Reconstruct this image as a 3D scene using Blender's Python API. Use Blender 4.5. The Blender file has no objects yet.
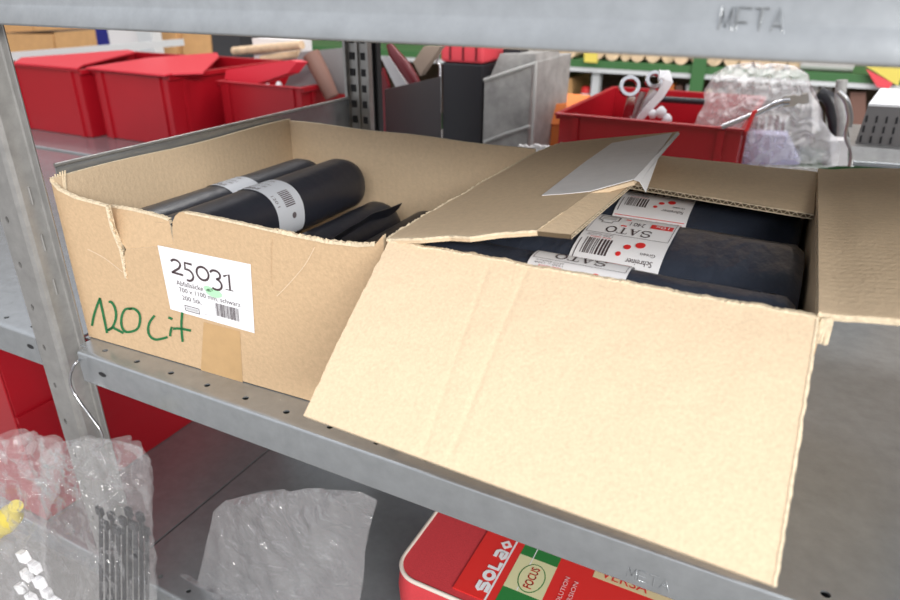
import bpy, math, random
import numpy as np
from mathutils import Vector, Matrix, noise
rnd = random.Random(7)
sc = bpy.context.scene
COL = sc.collection
PI = math.pi

# ------------------------------------------------------------------ camera
F = 668.0
M = np.array([[0.8904, 0.4552, 0.0056], [0.1983, -0.3768, -0.9048], [-0.4097, 0.8068, -0.4257]])
q_, r_ = np.linalg.qr(M.T)
M = (q_ * np.sign(np.diag(r_))).T
CAM = np.array([0.0, -0.376, 0.3587])
def ray(x, y): return M.T @ np.array([(x-450)/F, (y-300)/F, 1.0])
def pz(x, y, Z=0.0):
    d = ray(x, y); return Vector(CAM + d*(Z-CAM[2])/d[2])
def py(x, y, Y=0.0):
    d = ray(x, y); return Vector(CAM + d*(Y-CAM[1])/d[1])
def px(x, y, X=0.0):
    d = ray(x, y); return Vector(CAM + d*(X-CAM[0])/d[0])
def pl(x, y, P, n):
    d = ray(x, y); n = np.array(n, float); return Vector(CAM + d*((np.array(P)-CAM) @ n)/(d @ n))
cd = bpy.data.cameras.new('camera'); cam = bpy.data.objects.new('camera', cd); COL.objects.link(cam)
R3 = Matrix([list(M[0]), list(-M[1]), list(-M[2])]).transposed()
cam.matrix_world = Matrix.Translation(Vector(CAM)) @ R3.to_4x4()
cd.sensor_width = 36; cd.lens = 36*F/900; cd.clip_start = 0.01; cd.clip_end = 60
cd.dof.use_dof = True; cd.dof.focus_distance = 0.62; cd.dof.aperture_fstop = 6.5
sc.camera = cam

# ------------------------------------------------------------------ materials
def mat(name, col, rough=0.5, metal=0.0, var=0.0, vscale=30, bump=0.0, bscale=200, spec=0.5, wave=None, stretch=None, rvar=0.0, dist=0.002):
    m = bpy.data.materials.new(name); m.use_nodes = True
    nt = m.node_tree; b = nt.nodes['Principled BSDF']; L = nt.links
    b.inputs['Base Color'].default_value = (*col, 1); b.inputs['Roughness'].default_value = rough
    b.inputs['Metallic'].default_value = metal; b.inputs['Specular IOR Level'].default_value = spec
    tc = nt.nodes.new('ShaderNodeTexCoord'); src = tc.outputs['Object']
    if stretch:
        mp = nt.nodes.new('ShaderNodeMapping'); mp.inputs['Scale'].default_value = stretch
        L.new(src, mp.inputs['Vector']); src = mp.outputs['Vector']
    if var:
        n = nt.nodes.new('ShaderNodeTexNoise'); n.inputs['Scale'].default_value = vscale; n.inputs['Detail'].default_value = 8
        n.inputs['Roughness'].default_value = 0.65
        L.new(src, n.inputs['Vector'])
        r = nt.nodes.new('ShaderNodeValToRGB')
        r.color_ramp.elements[0].position = 0.3; r.color_ramp.elements[1].position = 0.7
        r.color_ramp.elements[0].color = (*[c*(1-var) for c in col], 1)
        r.color_ramp.elements[1].color = (*[min(1, c*(1+var)) for c in col], 1)
        L.new(n.outputs['Fac'], r.inputs['Fac']); L.new(r.outputs['Color'], b.inputs['Base Color'])
        if rvar:
            mr = nt.nodes.new('ShaderNodeMapRange'); mr.inputs['To Min'].default_value = rough-rvar; mr.inputs['To Max'].default_value = rough+rvar
            L.new(n.outputs['Fac'], mr.inputs['Value']); L.new(mr.outputs['Result'], b.inputs['Roughness'])
    hgt = None
    if bump:
        n2 = nt.nodes.new('ShaderNodeTexNoise'); n2.inputs['Scale'].default_value = bscale; n2.inputs['Detail'].default_value = 4
        L.new(src, n2.inputs['Vector']); hgt = n2.outputs['Fac']
    if wave:
        w = nt.nodes.new('ShaderNodeTexWave'); w.bands_direction = wave; w.inputs['Scale'].default_value = 38
        w.inputs['Distortion'].default_value = 0.6; w.inputs['Detail'].default_value = 1
        L.new(tc.outputs['Object'], w.inputs['Vector'])
        mx = nt.nodes.new('ShaderNodeMath'); mx.operation = 'MULTIPLY_ADD'; mx.inputs[1].default_value = 0.14
        L.new(w.outputs['Fac'], mx.inputs[0])
        if hgt: L.new(hgt, mx.inputs[2])
        hgt = mx.outputs[0]
    if hgt:
        bp = nt.nodes.new('ShaderNodeBump'); bp.inputs['Strength'].default_value = bump or 0.2; bp.inputs['Distance'].default_value = dist
        L.new(hgt, bp.inputs['Height']); L.new(bp.outputs['Normal'], b.inputs['Normal'])
    return m
def film(name, tint, alpha, rough=0.12, gloss=0.18):
    m = bpy.data.materials.new(name); m.use_nodes = True
    nt = m.node_tree; L = nt.links; nt.nodes.clear()
    out = nt.nodes.new('ShaderNodeOutputMaterial')
    tr = nt.nodes.new('ShaderNodeBsdfTransparent'); df = nt.nodes.new('ShaderNodeBsdfDiffuse'); gl = nt.nodes.new('ShaderNodeBsdfGlossy')
    tl = nt.nodes.new('ShaderNodeBsdfTranslucent'); ms = nt.nodes.new('ShaderNodeMixShader'); ms.inputs[0].default_value = 0.4
    df.inputs['Color'].default_value = (*tint, 1); tl.inputs['Color'].default_value = (*tint, 1)
    gl.inputs['Roughness'].default_value = rough; gl.inputs['Color'].default_value = (0.95, 0.95, 0.95, 1)
    L.new(df.outputs[0], ms.inputs[1]); L.new(tl.outputs[0], ms.inputs[2])
    m1 = nt.nodes.new('ShaderNodeMixShader'); m2 = nt.nodes.new('ShaderNodeMixShader')
    lw = nt.nodes.new('ShaderNodeLayerWeight'); lw.inputs['Blend'].default_value = 0.35
    mr = nt.nodes.new('ShaderNodeMapRange'); mr.inputs['To Min'].default_value = gloss*0.4; mr.inputs['To Max'].default_value = min(1, gloss*3.0)
    L.new(lw.outputs['Facing'], mr.inputs['Value'])
    nz = nt.nodes.new('ShaderNodeTexNoise'); nz.inputs['Scale'].default_value = 45; nz.inputs['Detail'].default_value = 3; nz.inputs['Distortion'].default_value = 1.2
    tc = nt.nodes.new('ShaderNodeTexCoord'); L.new(tc.outputs['Object'], nz.inputs['Vector'])
    bp = nt.nodes.new('ShaderNodeBump'); bp.inputs['Strength'].default_value = 0.9; bp.inputs['Distance'].default_value = 0.009
    L.new(nz.outputs['Fac'], bp.inputs['Height']); L.new(bp.outputs['Normal'], gl.inputs['Normal'])
    m1.inputs[0].default_value = alpha
    L.new(tr.outputs[0], m1.inputs[1]); L.new(ms.outputs[0], m1.inputs[2])
    L.new(mr.outputs['Result'], m2.inputs[0]); L.new(m1.outputs[0], m2.inputs[1]); L.new(gl.outputs[0], m2.inputs[2])
    L.new(m2.outputs[0], out.inputs['Surface'])
    return m
CARD = (0.58, 0.41, 0.25)
m_card = mat('cardboard', CARD, 0.85, 0, 0.09, 260, 0.25, 350, 0.2)
m_cardv = mat('cardboard fluted across', (0.68, 0.525, 0.355), 0.85, 0, 0.06, 200, 0.3, 350, 0.2, wave='X')
m_cardy = mat('cardboard fluted along', (0.68, 0.525, 0.355), 0.85, 0, 0.06, 200, 0.3, 350, 0.2, wave='Y')
m_cardin = mat('cardboard pale liner', (0.70, 0.545, 0.375), 0.85, 0, 0.10, 420, 0.25, 500, 0.2)
m_edge = mat('torn paper edge', (0.72, 0.60, 0.43), 0.95, 0, 0.2, 300, 0.4, 500, 0.1)
m_flute = mat('flute gap', (0.10, 0.07, 0.04), 0.95)
m_tape = mat('brown packing tape', (0.54, 0.345, 0.165), 0.3, 0, 0.06, 60, 0.1, 80)
m_steel = mat('galvanised steel', (0.37, 0.39, 0.405), 0.25, 0.64, 0.10, 55, 0.10, 420, rvar=0.05, dist=0.0005)
m_steelr = mat('zinc coated upright steel', (0.36, 0.355, 0.345), 0.42, 0.6, 0.14, 60, 0.2, 250, rvar=0.08, dist=0.0008)
m_dark = mat('dark gap', (0.015, 0.015, 0.017), 0.8)
m_film = mat('black bag film', (0.022, 0.024, 0.034), 0.34, 0, 0, 30, 0.35, 26, 0.55, dist=0.004)
m_film2 = mat('black bag film creased', (0.034, 0.042, 0.062), 0.30, 0, 0, 30, 0.7, 22, 0.5, stretch=(1.5, 0.7, 0.7), dist=0.008)
m_white = mat('label paper', (0.86, 0.86, 0.88), 0.5)
m_whitedull = mat('grey white label paper', (0.60, 0.63, 0.68), 0.45)
m_ink = mat('dark print', (0.07, 0.045, 0.05), 0.6)
m_inkg = mat('grey print', (0.13, 0.11, 0.12), 0.6)
m_inkl = mat('light grey print', (0.55, 0.55, 0.56), 0.6)
m_redink = mat('red print', (0.75, 0.03, 0.03), 0.5)
m_green = mat('green marker', (0.012, 0.15, 0.045), 0.6, 0, 0.25, 300)
m_mint = mat('mint highlighter', (0.45, 0.80, 0.50), 0.6)
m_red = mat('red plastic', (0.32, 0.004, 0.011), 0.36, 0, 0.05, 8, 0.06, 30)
m_redbag = mat('red woven fabric', (0.60, 0.045, 0.055), 0.75, 0, 0.10, 500, 0.3, 900)
m_redlabel = mat('red printed sleeve', (0.78, 0.035, 0.03), 0.35)
m_cream = mat('cream print', (0.74, 0.72, 0.42), 0.45)
m_greenp = mat('green print', (0.03, 0.22, 0.05), 0.45)
m_piping = mat('pale piping', (0.75, 0.66, 0.58), 0.6)
m_greensteel = mat('green painted steel', (0.04, 0.13, 0.04), 0.45, 0.0)
m_lightsteel = mat('light grey steel', (0.60, 0.62, 0.63), 0.45, 0.2)
m_chrome = mat('chrome', (0.55, 0.55, 0.57), 0.16, 1.0)
m_satin = mat('satin steel', (0.58, 0.58, 0.58), 0.30, 1.0)
m_black = mat('black plastic', (0.016, 0.016, 0.02), 0.35)
m_blackm = mat('matt black plastic', (0.03, 0.03, 0.033), 0.6)
m_greyp = mat('grey scuffed plastic', (0.33, 0.325, 0.315), 0.45, 0, 0.30, 28, 0.2, 60)
m_wood = mat('pale wood', (0.62, 0.46, 0.30), 0.75, 0, 0.2, 40)
m_tan = mat('tan carton', (0.55, 0.31, 0.13), 0.85, 0, 0.08, 30)
m_orange = mat('orange plastic', (0.80, 0.22, 0.05), 0.45)
m_blue = mat('blue plastic', (0.01, 0.015, 0.17), 0.4)
m_yellow = mat('yellow film', (0.66, 0.54, 0.10), 0.45)
m_pinkred = mat('red paper', (0.68, 0.06, 0.08), 0.5)
m_maroon = mat('maroon plastic', (0.16, 0.012, 0.018), 0.3)
m_brown = mat('brown tube', (0.20, 0.10, 0.075), 0.6)
m_pale = mat('pale card', (0.66, 0.64, 0.64), 0.7)
m_greycard = mat('grey card', (0.22, 0.21, 0.21), 0.7)
m_lav = mat('lavender film', (0.60, 0.60, 0.82), 0.3)
m_wall = mat('warehouse wall', (0.20, 0.15, 0.11), 0.9, 0, 0.3, 3)
m_floor = mat('concrete floor', (0.30, 0.29, 0.28), 0.7, 0, 0.1, 4)
m_bag = film('clear bag film', (0.95, 0.95, 0.96), 0.10, 0.02, 0.05)
m_bagm = film('milky bag film', (0.88, 0.87, 0.89), 0.15, 0.14, 0.08)
m_bagb = film('crumpled white film', (0.95, 0.95, 0.95), 0.20, 0.55, 0.16)
m_greyfilm = film('smoky clear plastic', (0.55, 0.55, 0.54), 0.5, 0.3, 0.1)
m_tapew = mat('white paper tape', (0.78, 0.78, 0.79), 0.45, 0, 0.04, 80, 0.2, 60)

# ------------------------------------------------------------------ mesh builder
class MB:
    def __init__(s): s.v = []; s.f = []; s.m = []; s.sm = []
    def add(s, vs, fs, mi=0, smooth=False):
        o = len(s.v); s.v += [tuple(x) for x in vs]
        for f in fs: s.f.append([i+o for i in f]); s.m.append(mi); s.sm.append(smooth)
    def hexa(s, p, mi=0):          # 8 points: bottom 4 ccw, top 4 ccw
        s.add(p, [(3,2,1,0),(4,5,6,7),(0,1,5,4),(1,2,6,5),(2,3,7,6),(3,0,4,7)], mi)
    def box(s, x0, x1, y0, y1, z0, z1, mi=0):
        s.hexa([(x0,y0,z0),(x1,y0,z0),(x1,y1,z0),(x0,y1,z0),(x0,y0,z1),(x1,y0,z1),(x1,y1,z1),(x0,y1,z1)], mi)
    def prism(s, pts, ext, mi=0, mside=None):
        pts = [Vector(p) for p in pts]; ext = Vector(ext); n = len(pts)
        s.add(pts, [tuple(range(n))], mi)
        s.add([p+ext for p in pts], [tuple(reversed(range(n)))], mi)
        s.add(pts+[p+ext for p in pts], [(i, i+n, (i+1) % n+n, (i+1) % n) for i in range(n)], mi if mside is None else mside)
    def poly(s, pts, mi=0): s.add(pts, [tuple(range(len(pts)))], mi)
    def grid(s, fn, nu, nv, mi=0, smooth=True, cu=False):
        vs = [fn(i/nu, j/nv) for j in range(nv+1) for i in range(nu+1 if not cu else nu)]
        w = nu+1 if not cu else nu
        fs = [(j*w+i, j*w+(i+1) % w, (j+1)*w+(i+1) % w, (j+1)*w+i) for j in range(nv) for i in range(nu)]
        s.add(vs, fs, mi, smooth)
    def slab(s, fn, nu, nv, ext, mi=0, mb=None, me=None):
        ext = Vector(ext); mb = mi if mb is None else mb; me = mi if me is None else me
        s.grid(lambda u, v: Vector(fn(u, v)), nu, nv, mi)
        s.grid(lambda u, v: Vector(fn(1-u, v))+ext, nu, nv, mb)
        for a in range(4):
            n = nu if a % 2 == 0 else nv
            pp = [Vector(fn(*((t/n, 0), (1, t/n), (1-t/n, 1), (0, 1-t/n))[a])) for t in range(n+1)]
            s.add(pp+[p+ext for p in pp], [(t, t+n+1, t+n+2, t+1) for t in range(n)], me)
    def tube(s, path, r, n=10, mi=0, caps=True, smooth=True):
        path = [Vector(p) for p in path]; k = len(path); rs = list(r) if isinstance(r, (list, tuple)) else [r]*k
        if len(rs) != k: rs = [rs[int(i*(len(rs)-1)/(k-1))] for i in range(k)]
        t0 = (path[1]-path[0]).normalized(); up = Vector((0,0,1)) if abs(t0.z) < .9 else Vector((1,0,0))
        a = t0.cross(up).normalized(); vs = []
        for i in range(k):
            t = (path[min(i+1,k-1)]-path[max(i-1,0)]).normalized()
            a = (a-t*a.dot(t)).normalized(); b = t.cross(a)
            vs += [path[i]+(a*math.cos(2*PI*j/n)+b*math.sin(2*PI*j/n))*rs[i] for j in range(n)]
        s.add(vs, [(i*n+j, i*n+(j+1) % n, (i+1)*n+(j+1) % n, (i+1)*n+j) for i in range(k-1) for j in range(n)], mi, smooth)
        if caps:
            s.add(vs[:n], [tuple(reversed(range(n)))], mi); s.add(vs[-n:], [tuple(range(n))], mi)
    def build(s, name, mats, parent=None, root=None, bevel=0, ray=True):
        me = bpy.data.meshes.new(name); me.from_pydata(s.v, [], s.f)
        mats = mats if isinstance(mats, (list, tuple)) else [mats]
        for m in mats: me.materials.append(m)
        me.polygons.foreach_set('material_index', s.m); me.polygons.foreach_set('use_smooth', s.sm)
        me.update()
        o = bpy.data.objects.new(name, me); COL.objects.link(o)
        if parent is not None:
            o.parent = parent
            if parent.type == 'EMPTY': o.matrix_parent_inverse = Matrix.Translation(-parent.location)
        if bevel:
            b = o.modifiers.new('bevel', 'BEVEL'); b.width = bevel; b.segments = 2; b.limit_method = 'ANGLE'; b.angle_limit = 0.6
        return o
def tag(o, label, cat, group=None, kind=None):
    o['label'] = label; o['category'] = cat
    if group: o['group'] = group
    if kind: o['kind'] = kind
    return o
def thing(name, label, cat, loc, group=None):
    o = bpy.data.objects.new(name, None); o.empty_display_size = 0.02; COL.objects.link(o); o.location = loc
    return tag(o, label, cat, group)
def struct(o): o['kind'] = 'structure'; return o

# ------------------------------------------------------------------ lettering
_tc = {}
def text_tris(txt):
    if txt in _tc: return _tc[txt]
    c = bpy.data.curves.new('lettering', 'FONT'); c.body = txt; c.size = 1; c.resolution_u = 3
    o = bpy.data.objects.new('lettering', c); COL.objects.link(o)
    bpy.context.view_layer.update()
    dg = bpy.context.evaluated_depsgraph_get(); me = bpy.data.meshes.new_from_object(o.evaluated_get(dg))
    vs = [(v.co.x, v.co.y) for v in me.vertices]; fs = [tuple(p.vertices) for p in me.polygons]
    x0 = min(v[0] for v in vs); x1 = max(v[0] for v in vs)
    vs = [(v[0]-x0, v[1]) for v in vs]
    bpy.data.objects.remove(o); bpy.data.curves.remove(c); bpy.data.meshes.remove(me)
    _tc[txt] = (vs, fs, x1-x0); return _tc[txt]
def put_text(mb, mp, txt, x, y, h, mi, width=None):
    vs, fs, w = text_tris(txt); sx = h/0.69 if width is None else width/w; sy = h/0.69
    mb.add([mp(x+a*sx, y+b*sy) for a, b in vs], fs, mi)
def ribbon(mb, mp, pts, w, mi):
    pts = [Vector((p[0], p[1])) for p in pts]; ws = w if isinstance(w, (list, tuple)) else [w]*len(pts); vs = []
    for i, p in enumerate(pts):
        t = pts[min(i+1, len(pts)-1)]-pts[max(i-1, 0)]
        t = t.normalized() if t.length else Vector((1, 0)); n = Vector((-t.y, t.x))*ws[i]/2
        vs += [mp(*(p+n)), mp(*(p-n))]
    mb.add(vs, [(2*i, 2*i+1, 2*i+3, 2*i+2) for i in range(len(pts)-1)], mi)
def smooth_path(pts, k=5):
    P = [Vector((p[0], p[1], p[2] if len(p) > 2 else 0)) for p in pts]; out = []
    for i in range(len(P)-1):
        a, b, c, d = P[max(i-1,0)], P[i], P[i+1], P[min(i+2,len(P)-1)]
        for j in range(k):
            t = j/k
            out.append(0.5*((2*b)+(c-a)*t+(2*a-5*b+4*c-d)*t*t+(3*b-a-3*c+d)*t**3))
    return out+[P[-1]]
def rect2(mb, mp, x0, y0, x1, y1, mi):
    n = 6; ys = [y0+(y1-y0)*k/n for k in range(n+1)]
    mb.add([mp(x, y) for y in ys for x in (x0, x1)], [(2*k, 2*k+1, 2*k+3, 2*k+2) for k in range(n)], mi)
def disc2(mb, mp, x, y, r, mi, ry=None):
    ry = ry or r; mb.add([mp(x+r*math.cos(2*PI*k/20), y+ry*math.sin(2*PI*k/20)) for k in range(20)], [tuple(range(20))], mi)
def barcode(mb, mp, x0, y0, x1, y1, n, mi, seed=3):
    r = random.Random(seed); x = x0; u = (x1-x0)/(n*2.0)
    while x < x1-u:
        w = u*r.choice((0.6, 0.9, 1.6)); rect2(mb, mp, x, y0, min(x+w, x1), y1, mi); x += w+u*r.choice((0.6, 0.9, 1.3))

# ------------------------------------------------------------------ room
b = MB(); b.box(-7, 5, -6, 3.6, -1.12, -1.08); struct(b.build('floor', m_floor))
b = MB(); b.box(-7, 5, 3.5, 3.6, -1.08, 2.6); struct(b.build('wall_back', m_wall))
b = MB(); b.box(-7, -6.9, -3, 3.5, -1.08, 2.6); struct(b.build('wall_left', m_wall))

# ------------------------------------------------------------------ racking
def cell(mb, mp, x0, x1, y0, y1, hx, hy, rx, ry, depth, mi=0):
    n = 16; ang = [2*PI*k/n for k in range(n)]; out = []
    for a in ang:
        c, s = math.cos(a), math.sin(a)
        tx = ((x1 if c > 0 else x0)-hx)/c if abs(c) > 1e-6 else 1e9; ty = ((y1 if s > 0 else y0)-hy)/s if abs(s) > 1e-6 else 1e9
        t = min(tx, ty); out.append((hx+c*t, hy+s*t))
    cor = [(x1,y1),(x0,y1),(x0,y0),(x1,y0)]
    inn = [(hx+rx*math.cos(a), hy+ry*math.sin(a)) for a in ang]
    vs = [mp(*p, 0) for p in out]+[mp(*p, 0) for p in inn]+[mp(*p, depth) for p in inn]
    fs = [(k, (k+1) % n, (k+1) % n+n, k+n) for k in range(n)]+[(k+n, (k+1) % n+n, (k+1) % n+2*n, k+2*n) for k in range(n)]
    mb.add(vs, fs, mi)
    for cx, cy in cor:                       # fill the rectangle corners
        ks = sorted(range(n), key=lambda k: abs(math.atan2(math.sin(ang[k]-math.atan2(cy-hy, cx-hx)), math.cos(ang[k]-math.atan2(cy-hy, cx-hx)))))[:2]
        mb.add([mp(*out[ks[0]], 0), mp(*out[ks[1]], 0), mp(cx, cy, 0)], [(0, 1, 2)], mi)
def beam_profile(zt, bend=False):
    p = [(0.006, zt)]
    for k in range(1, 7): a = PI/2*k/6; p.append((0.0028-0.0028*math.sin(a)*1.0, zt-0.0028+0.0028*math.cos(a)))
    if bend: p += [(0, zt-0.0205), (-0.0007, zt-0.0222)]
    yb = -0.0062 if bend else 0.0
    for k in range(0, 5): a = PI/2*k/4; p.append((yb+0.002-0.002*math.cos(a), zt-0.0355-0.002*math.sin(a)))
    p += [(0.022, zt-0.0375), (0.022, zt-0.036)]
    return p
def shelf(name, label, x0, x1, zt, y0=0.0, depth=0.6, holes=True, hole0=None, bend=False, slots=(), emboss=None, fx=None):
    X0, X1 = x0, x1
    if fx: x0, x1 = fx
    t = thing(name, label, 'shelf', ((x0+x1)/2, y0+depth/2, zt-0.0375))
    d = MB()
    if holes:
        h0 = hole0 if hole0 is not None else x0+0.05
        xs = [h0+0.0496*k for k in range(-60, 60) if x0+0.006 < h0+0.0496*k < x1-0.006]
        mp = lambda x, y, k: Vector((x, y0+y, zt-k))
        edges = [x0]+[(a+b_)/2 for a, b_ in zip(xs, xs[1:])]+[x1]
        for k, hx in enumerate(xs): cell(d, mp, edges[k], edges[k+1], 0.006, 0.026, hx, 0.0158, 0.0032, 0.0030, 0.0015)
        d.box(X0, X1, y0+0.026, y0+depth, zt-0.002, zt)
        if x0 > X0+.01: d.box(-0.6522, x0, y0+0.012, y0+0.026, zt-0.002, zt)
        d.box(x0, x1, y0+0.0265, y0+0.028, zt-0.036, zt-0.002)
    else:
        d.box(x0, x1, y0+0.006, y0+depth, zt-0.002, zt)
    d.build('deck', m_steel, t)
    e = MB(); pr = beam_profile(zt, bend)
    e.add([(x0, y0+p[0], p[1]) for p in pr]+[(x1, y0+p[0], p[1]) for p in pr], [(i, i+1, i+1+len(pr), i+len(pr)) for i in range(len(pr)-1)], 0, True)
    e.add([(x0, y0+p[0], p[1]) for p in pr], [tuple(range(len(pr)))], 0); e.add([(x1, y0+p[0], p[1]) for p in pr], [tuple(range(len(pr)))], 0)
    for sx, sz in slots:
        e.add([(sx+0.006*math.cos(2*PI*k/14), y0-0.0003, sz+0.0027*math.sin(2*PI*k/14)) for k in range(14)], [tuple(range(14))], 1)
    fe = e.build('front_edge', [m_steel, m_dark], t)
    md = fe.modifiers.new('edge', 'EDGE_SPLIT'); md.split_angle = 0.9
    if emboss:
        cx, cz, w, h = emboss; g = MB(); lw = w/4
        L = {'M': [[(0,0),(0.1,1),(0.5,0.25),(0.9,1),(1,0)]], 'E': [[(1,1),(0,1),(0,0),(1,0)],[(0,.5),(.8,.5)]], 'T': [[(0,1),(1,1)],[(.5,1),(.5,0)]], 'A': [[(0,0),(.5,1),(1,0)],[(.22,.4),(.78,.4)]]}
        yb = -0.0012 if bend else 0
        for k, ch in enumerate('META'):
            for st in L[ch]: g.tube([(cx-w/2+lw*(k+0.1+0.8*p[0]), y0+yb+0.0001, cz-h/2+h*p[1]) for p in st], 0.0007, 6)
        g.build('embossed_lettering', m_steel, fe)
    return t
XS = -0.666
shelf('steel_shelf', 'galvanised steel shelf carrying the two open cartons', XS+0.003, 0.62, 0.0, fx=(-0.641, 0.62), hole0=-0.5669, slots=((-0.606, -0.0185),), emboss=(-0.0300, -0.0255, 0.031, 0.0095))
shelf('steel_shelf', 'galvanised steel shelf passing overhead across the top of the picture', XS, 0.62, 0.3640, bend=True, holes=False, emboss=(-0.0290, 0.3440, 0.031, 0.0125))
low_shelf = shelf('steel_shelf', 'lower steel shelf holding the red padded case and the empty clear bag', XS-0.0003, 0.62, -0.335, fx=(-0.641, 0.62), hole0=-0.5669)
shelf('steel_shelf', 'steel shelf of the neighbouring bay left of the perforated front upright', -1.95, XS-0.003, 0.0, fx=(-1.95, -0.7118), hole0=-0.7385, slots=((-0.726, -0.0155),))
shelf('steel_shelf', 'lower steel shelf of the next bay under the large red storage box', -1.95, XS-0.0040, -0.335, fx=(-1.95, -0.7118), hole0=-0.7385)
shelf('steel_shelf', 'rear rack steel shelf behind the cartons carrying the bin of spanners', -0.60, 1.6, 0.0, y0=0.66, depth=0.62, holes=False)
shelf('steel_shelf', 'rear rack steel shelf carrying the row of red storage bins', -2.02, -0.66, 0.0, y0=0.62, depth=0.66, holes=False)

b = MB(); b.box(-0.69, -0.645, 0.05, 0.58, -0.352, -0.3372); b.build('seam_shade_strip', m_dark, low_shelf)  # dark strip added below the deck seam to hide the lit floor
def upright(label, x_off, y_off, z0, z1, flip=1, hole_z=None, slots=False):
    t = thing('rack_upright', label, 'upright', (x_off, y_off, z0))
    prof = [(-0.7113,0.004),(-0.7113,0.0),(-0.6785,0.0),(-0.674,0.002),(-0.6725,0.006),(-0.6711,0.0215),(-0.669,0.0225),(-0.655,0.0185),(-0.6535,0.0188),(-0.6545,0.0205),(-0.667,0.0255),(-0.673,0.025),(-0.676,0.006),(-0.679,0.003)]
    P = [Vector((x_off+p[0]-XS, y_off+flip*p[1], 0)) for p in prof]
    b = MB(); n = len(P); front = 1
    for i in range(n):
        j = (i+1) % n
        if hole_z and i == front:
            zs = hole_z; ed = [z0]+[(a+c)/2 for a, c in zip(zs, zs[1:])]+[z1]
            mp = lambda x, z, k: Vector((x, y_off+k, z))
            for k, hz in enumerate(zs): cell(b, mp, P[i].x, P[j].x, ed[k], ed[k+1], P[i].x+0.0115, hz, 0.0025, 0.0040, 0.002)
            continue
        b.add([P[i]+Vector((0,0,z0)), P[j]+Vector((0,0,z0)), P[j]+Vector((0,0,z1)), P[i]+Vector((0,0,z1))], [(0,1,2,3)], 0)
    b.build('post', m_steelr, t)
    return t
hz = [0.1375-0.0498*k+0.0017 for k in range(-6, 24)]; hz = sorted(z for z in hz if -1.0 < z < 0.44)
u1 = upright('galvanised perforated front upright at the left of the cartons', XS, 0.0, -1.08, 0.45, hole_z=hz)
b = MB()
for z in (0.165, 0.115, 0.065):      # pressed slots in the web
    c = Vector((XS-0.0050, 0.0135, z))
    b = MB(); b.tube([c+Vector((-0.0004,0,-0.009)), c+Vector((-0.0004,0,0.009))], 0.0012, 8); b.build('web_slot', m_steelr, u1)
b = MB(); b.tube([(-0.7113+0.0125, -0.0006, 0.20), (-0.7113+0.0125, 0.002, 0.20)], 0.0045, 14)
b.build('bolt', m_black, u1)
# rear upright: two perforated faces
def rear_upright(label, x0, x1, y, zt, m, dark=False):
    t = thing('rack_upright', label, 'upright', ((x0+x1)/2, y, -1.08))
    b = MB(); w = x1-x0
    xs = [x0, x0+w*.12, x0+w*.12, x0+w*.48, x0+w*.52, x0+w*.9, x0+w*.9, x1]
    b.box(x0, x0+w*.1, y-0.004, y+0.012, -1.08, zt); b.box(x0+w*.1, x1-w*.1, y+0.004, y+0.008, -1.08, zt); b.box(x1-w*.1, x1, y-0.002, y+0.010, -1.08, zt)
    b.box(x0+w*.46, x0+w*.54, y, y+0.004, -1.08, zt)
    b.build('post', m, t)
    if not dark:
        s = MB()
        for k in range(18):
            for fx in (0.27, 0.74):
                z = -0.1+k*0.025; cx = x0+w*fx
                s.box(cx-w*.10, cx+w*.10, y+0.0022, y+0.0045, z, z+0.011)
        s.build('slots', m_dark, t)['kind'] = 'stuff'
    return t
rear_upright('slotted steel rear upright behind the left carton', -0.6723, -0.626, 0.565, 0.45, m_steelr)
rear_upright('dark upright of the rear rack standing just behind the slotted upright', -0.660, -0.6385, 0.612, 0.45, m_blackm, True)
# side panel between the bays
t = thing('side_panel', 'low galvanised side panel running from the front upright back to the slotted upright', 'panel', (XS, 0.3, 0.0))
b = MB(); b.box(XS-0.0005, XS+0.0010, 0.042, 0.56, 0.001, 0.189); b.build('sheet', m_steel, t)
b = MB(); b.tube([(XS+0.0003, 0.042, 0.1905), (XS+0.0003, 0.56, 0.1905)], 0.0022, 8); b.build('rolled_lip', m_steelr, t)
b = MB(); b.box(-0.645, -0.6435, 0.64, 0.845, 0.001, 0.196); tag(b.build('side_panel', mat('dark steel', (.16,.15,.16), .3, .8)), 'shade-darkened steel divider panel of the rear rack right of the slotted upright', 'panel')  # shade and dark reflection put into this panel's own steel colour
# wire hook
b = MB()
wp = [(83,358,.012),(78,361,-.004),(73,367,-.010),(70,378,-.012),(72,389,-.012),(80,402,-.012),(91,417,-.012),(100,430,-.012),(103,440,-.012),(100,447,-.012),(92,447,-.012)]
b.tube(smooth_path([py(x,y,Y) for x,y,Y in wp]), 0.0015, 8)
tag(b.build('wire_hook', m_chrome), 'bent wire hook hung on the shelf corner by the front upright', 'hook')

# ------------------------------------------------------------------ left carton
FP = (-0.6544, 0.0285, 0.18); FN = Vector((0.0373, -0.9993, 0.0)).normalized()
def fp(x, y, off=0.0): return pl(x, y, FP, FN)+FN*off
def torn(mb, pts, h, d, mi=0, seed=1, step=0.0022, up=Vector((0,0,1)), dep=Vector((0,1,0))):
    r = random.Random(seed); P = []
    for a, c in zip(pts, pts[1:]):
        n = max(1, int((c-a).length/step))
        P += [a.lerp(c, k/n) for k in range(n)]
    P.append(pts[-1]); lo = []; hi = []; bk = []
    for p in P:
        e = r.uniform(0.1, 1)*h
        hi.append(p+up*e-dep*r.uniform(-.0003, .0006)); lo.append(p-up*0.0012-dep*0.0006); bk.append(p+up*r.uniform(0, .6)*h+dep*d)
    n = len(P)
    mb.add(lo+hi+bk, [(i, i+1, n+i+1, n+i) for i in range(n-1)]+[(n+i, n+i+1, 2*n+i+1, 2*n+i) for i in range(n-1)], mi)
box1 = thing('cardboard_box', 'open torn cardboard carton marked 120 Lit at the left of the shelf', 'box', (-0.465, 0.215, 0.0))
TH = 0.0042
br = Vector((-0.272, 0.0428, 0.001))
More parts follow.
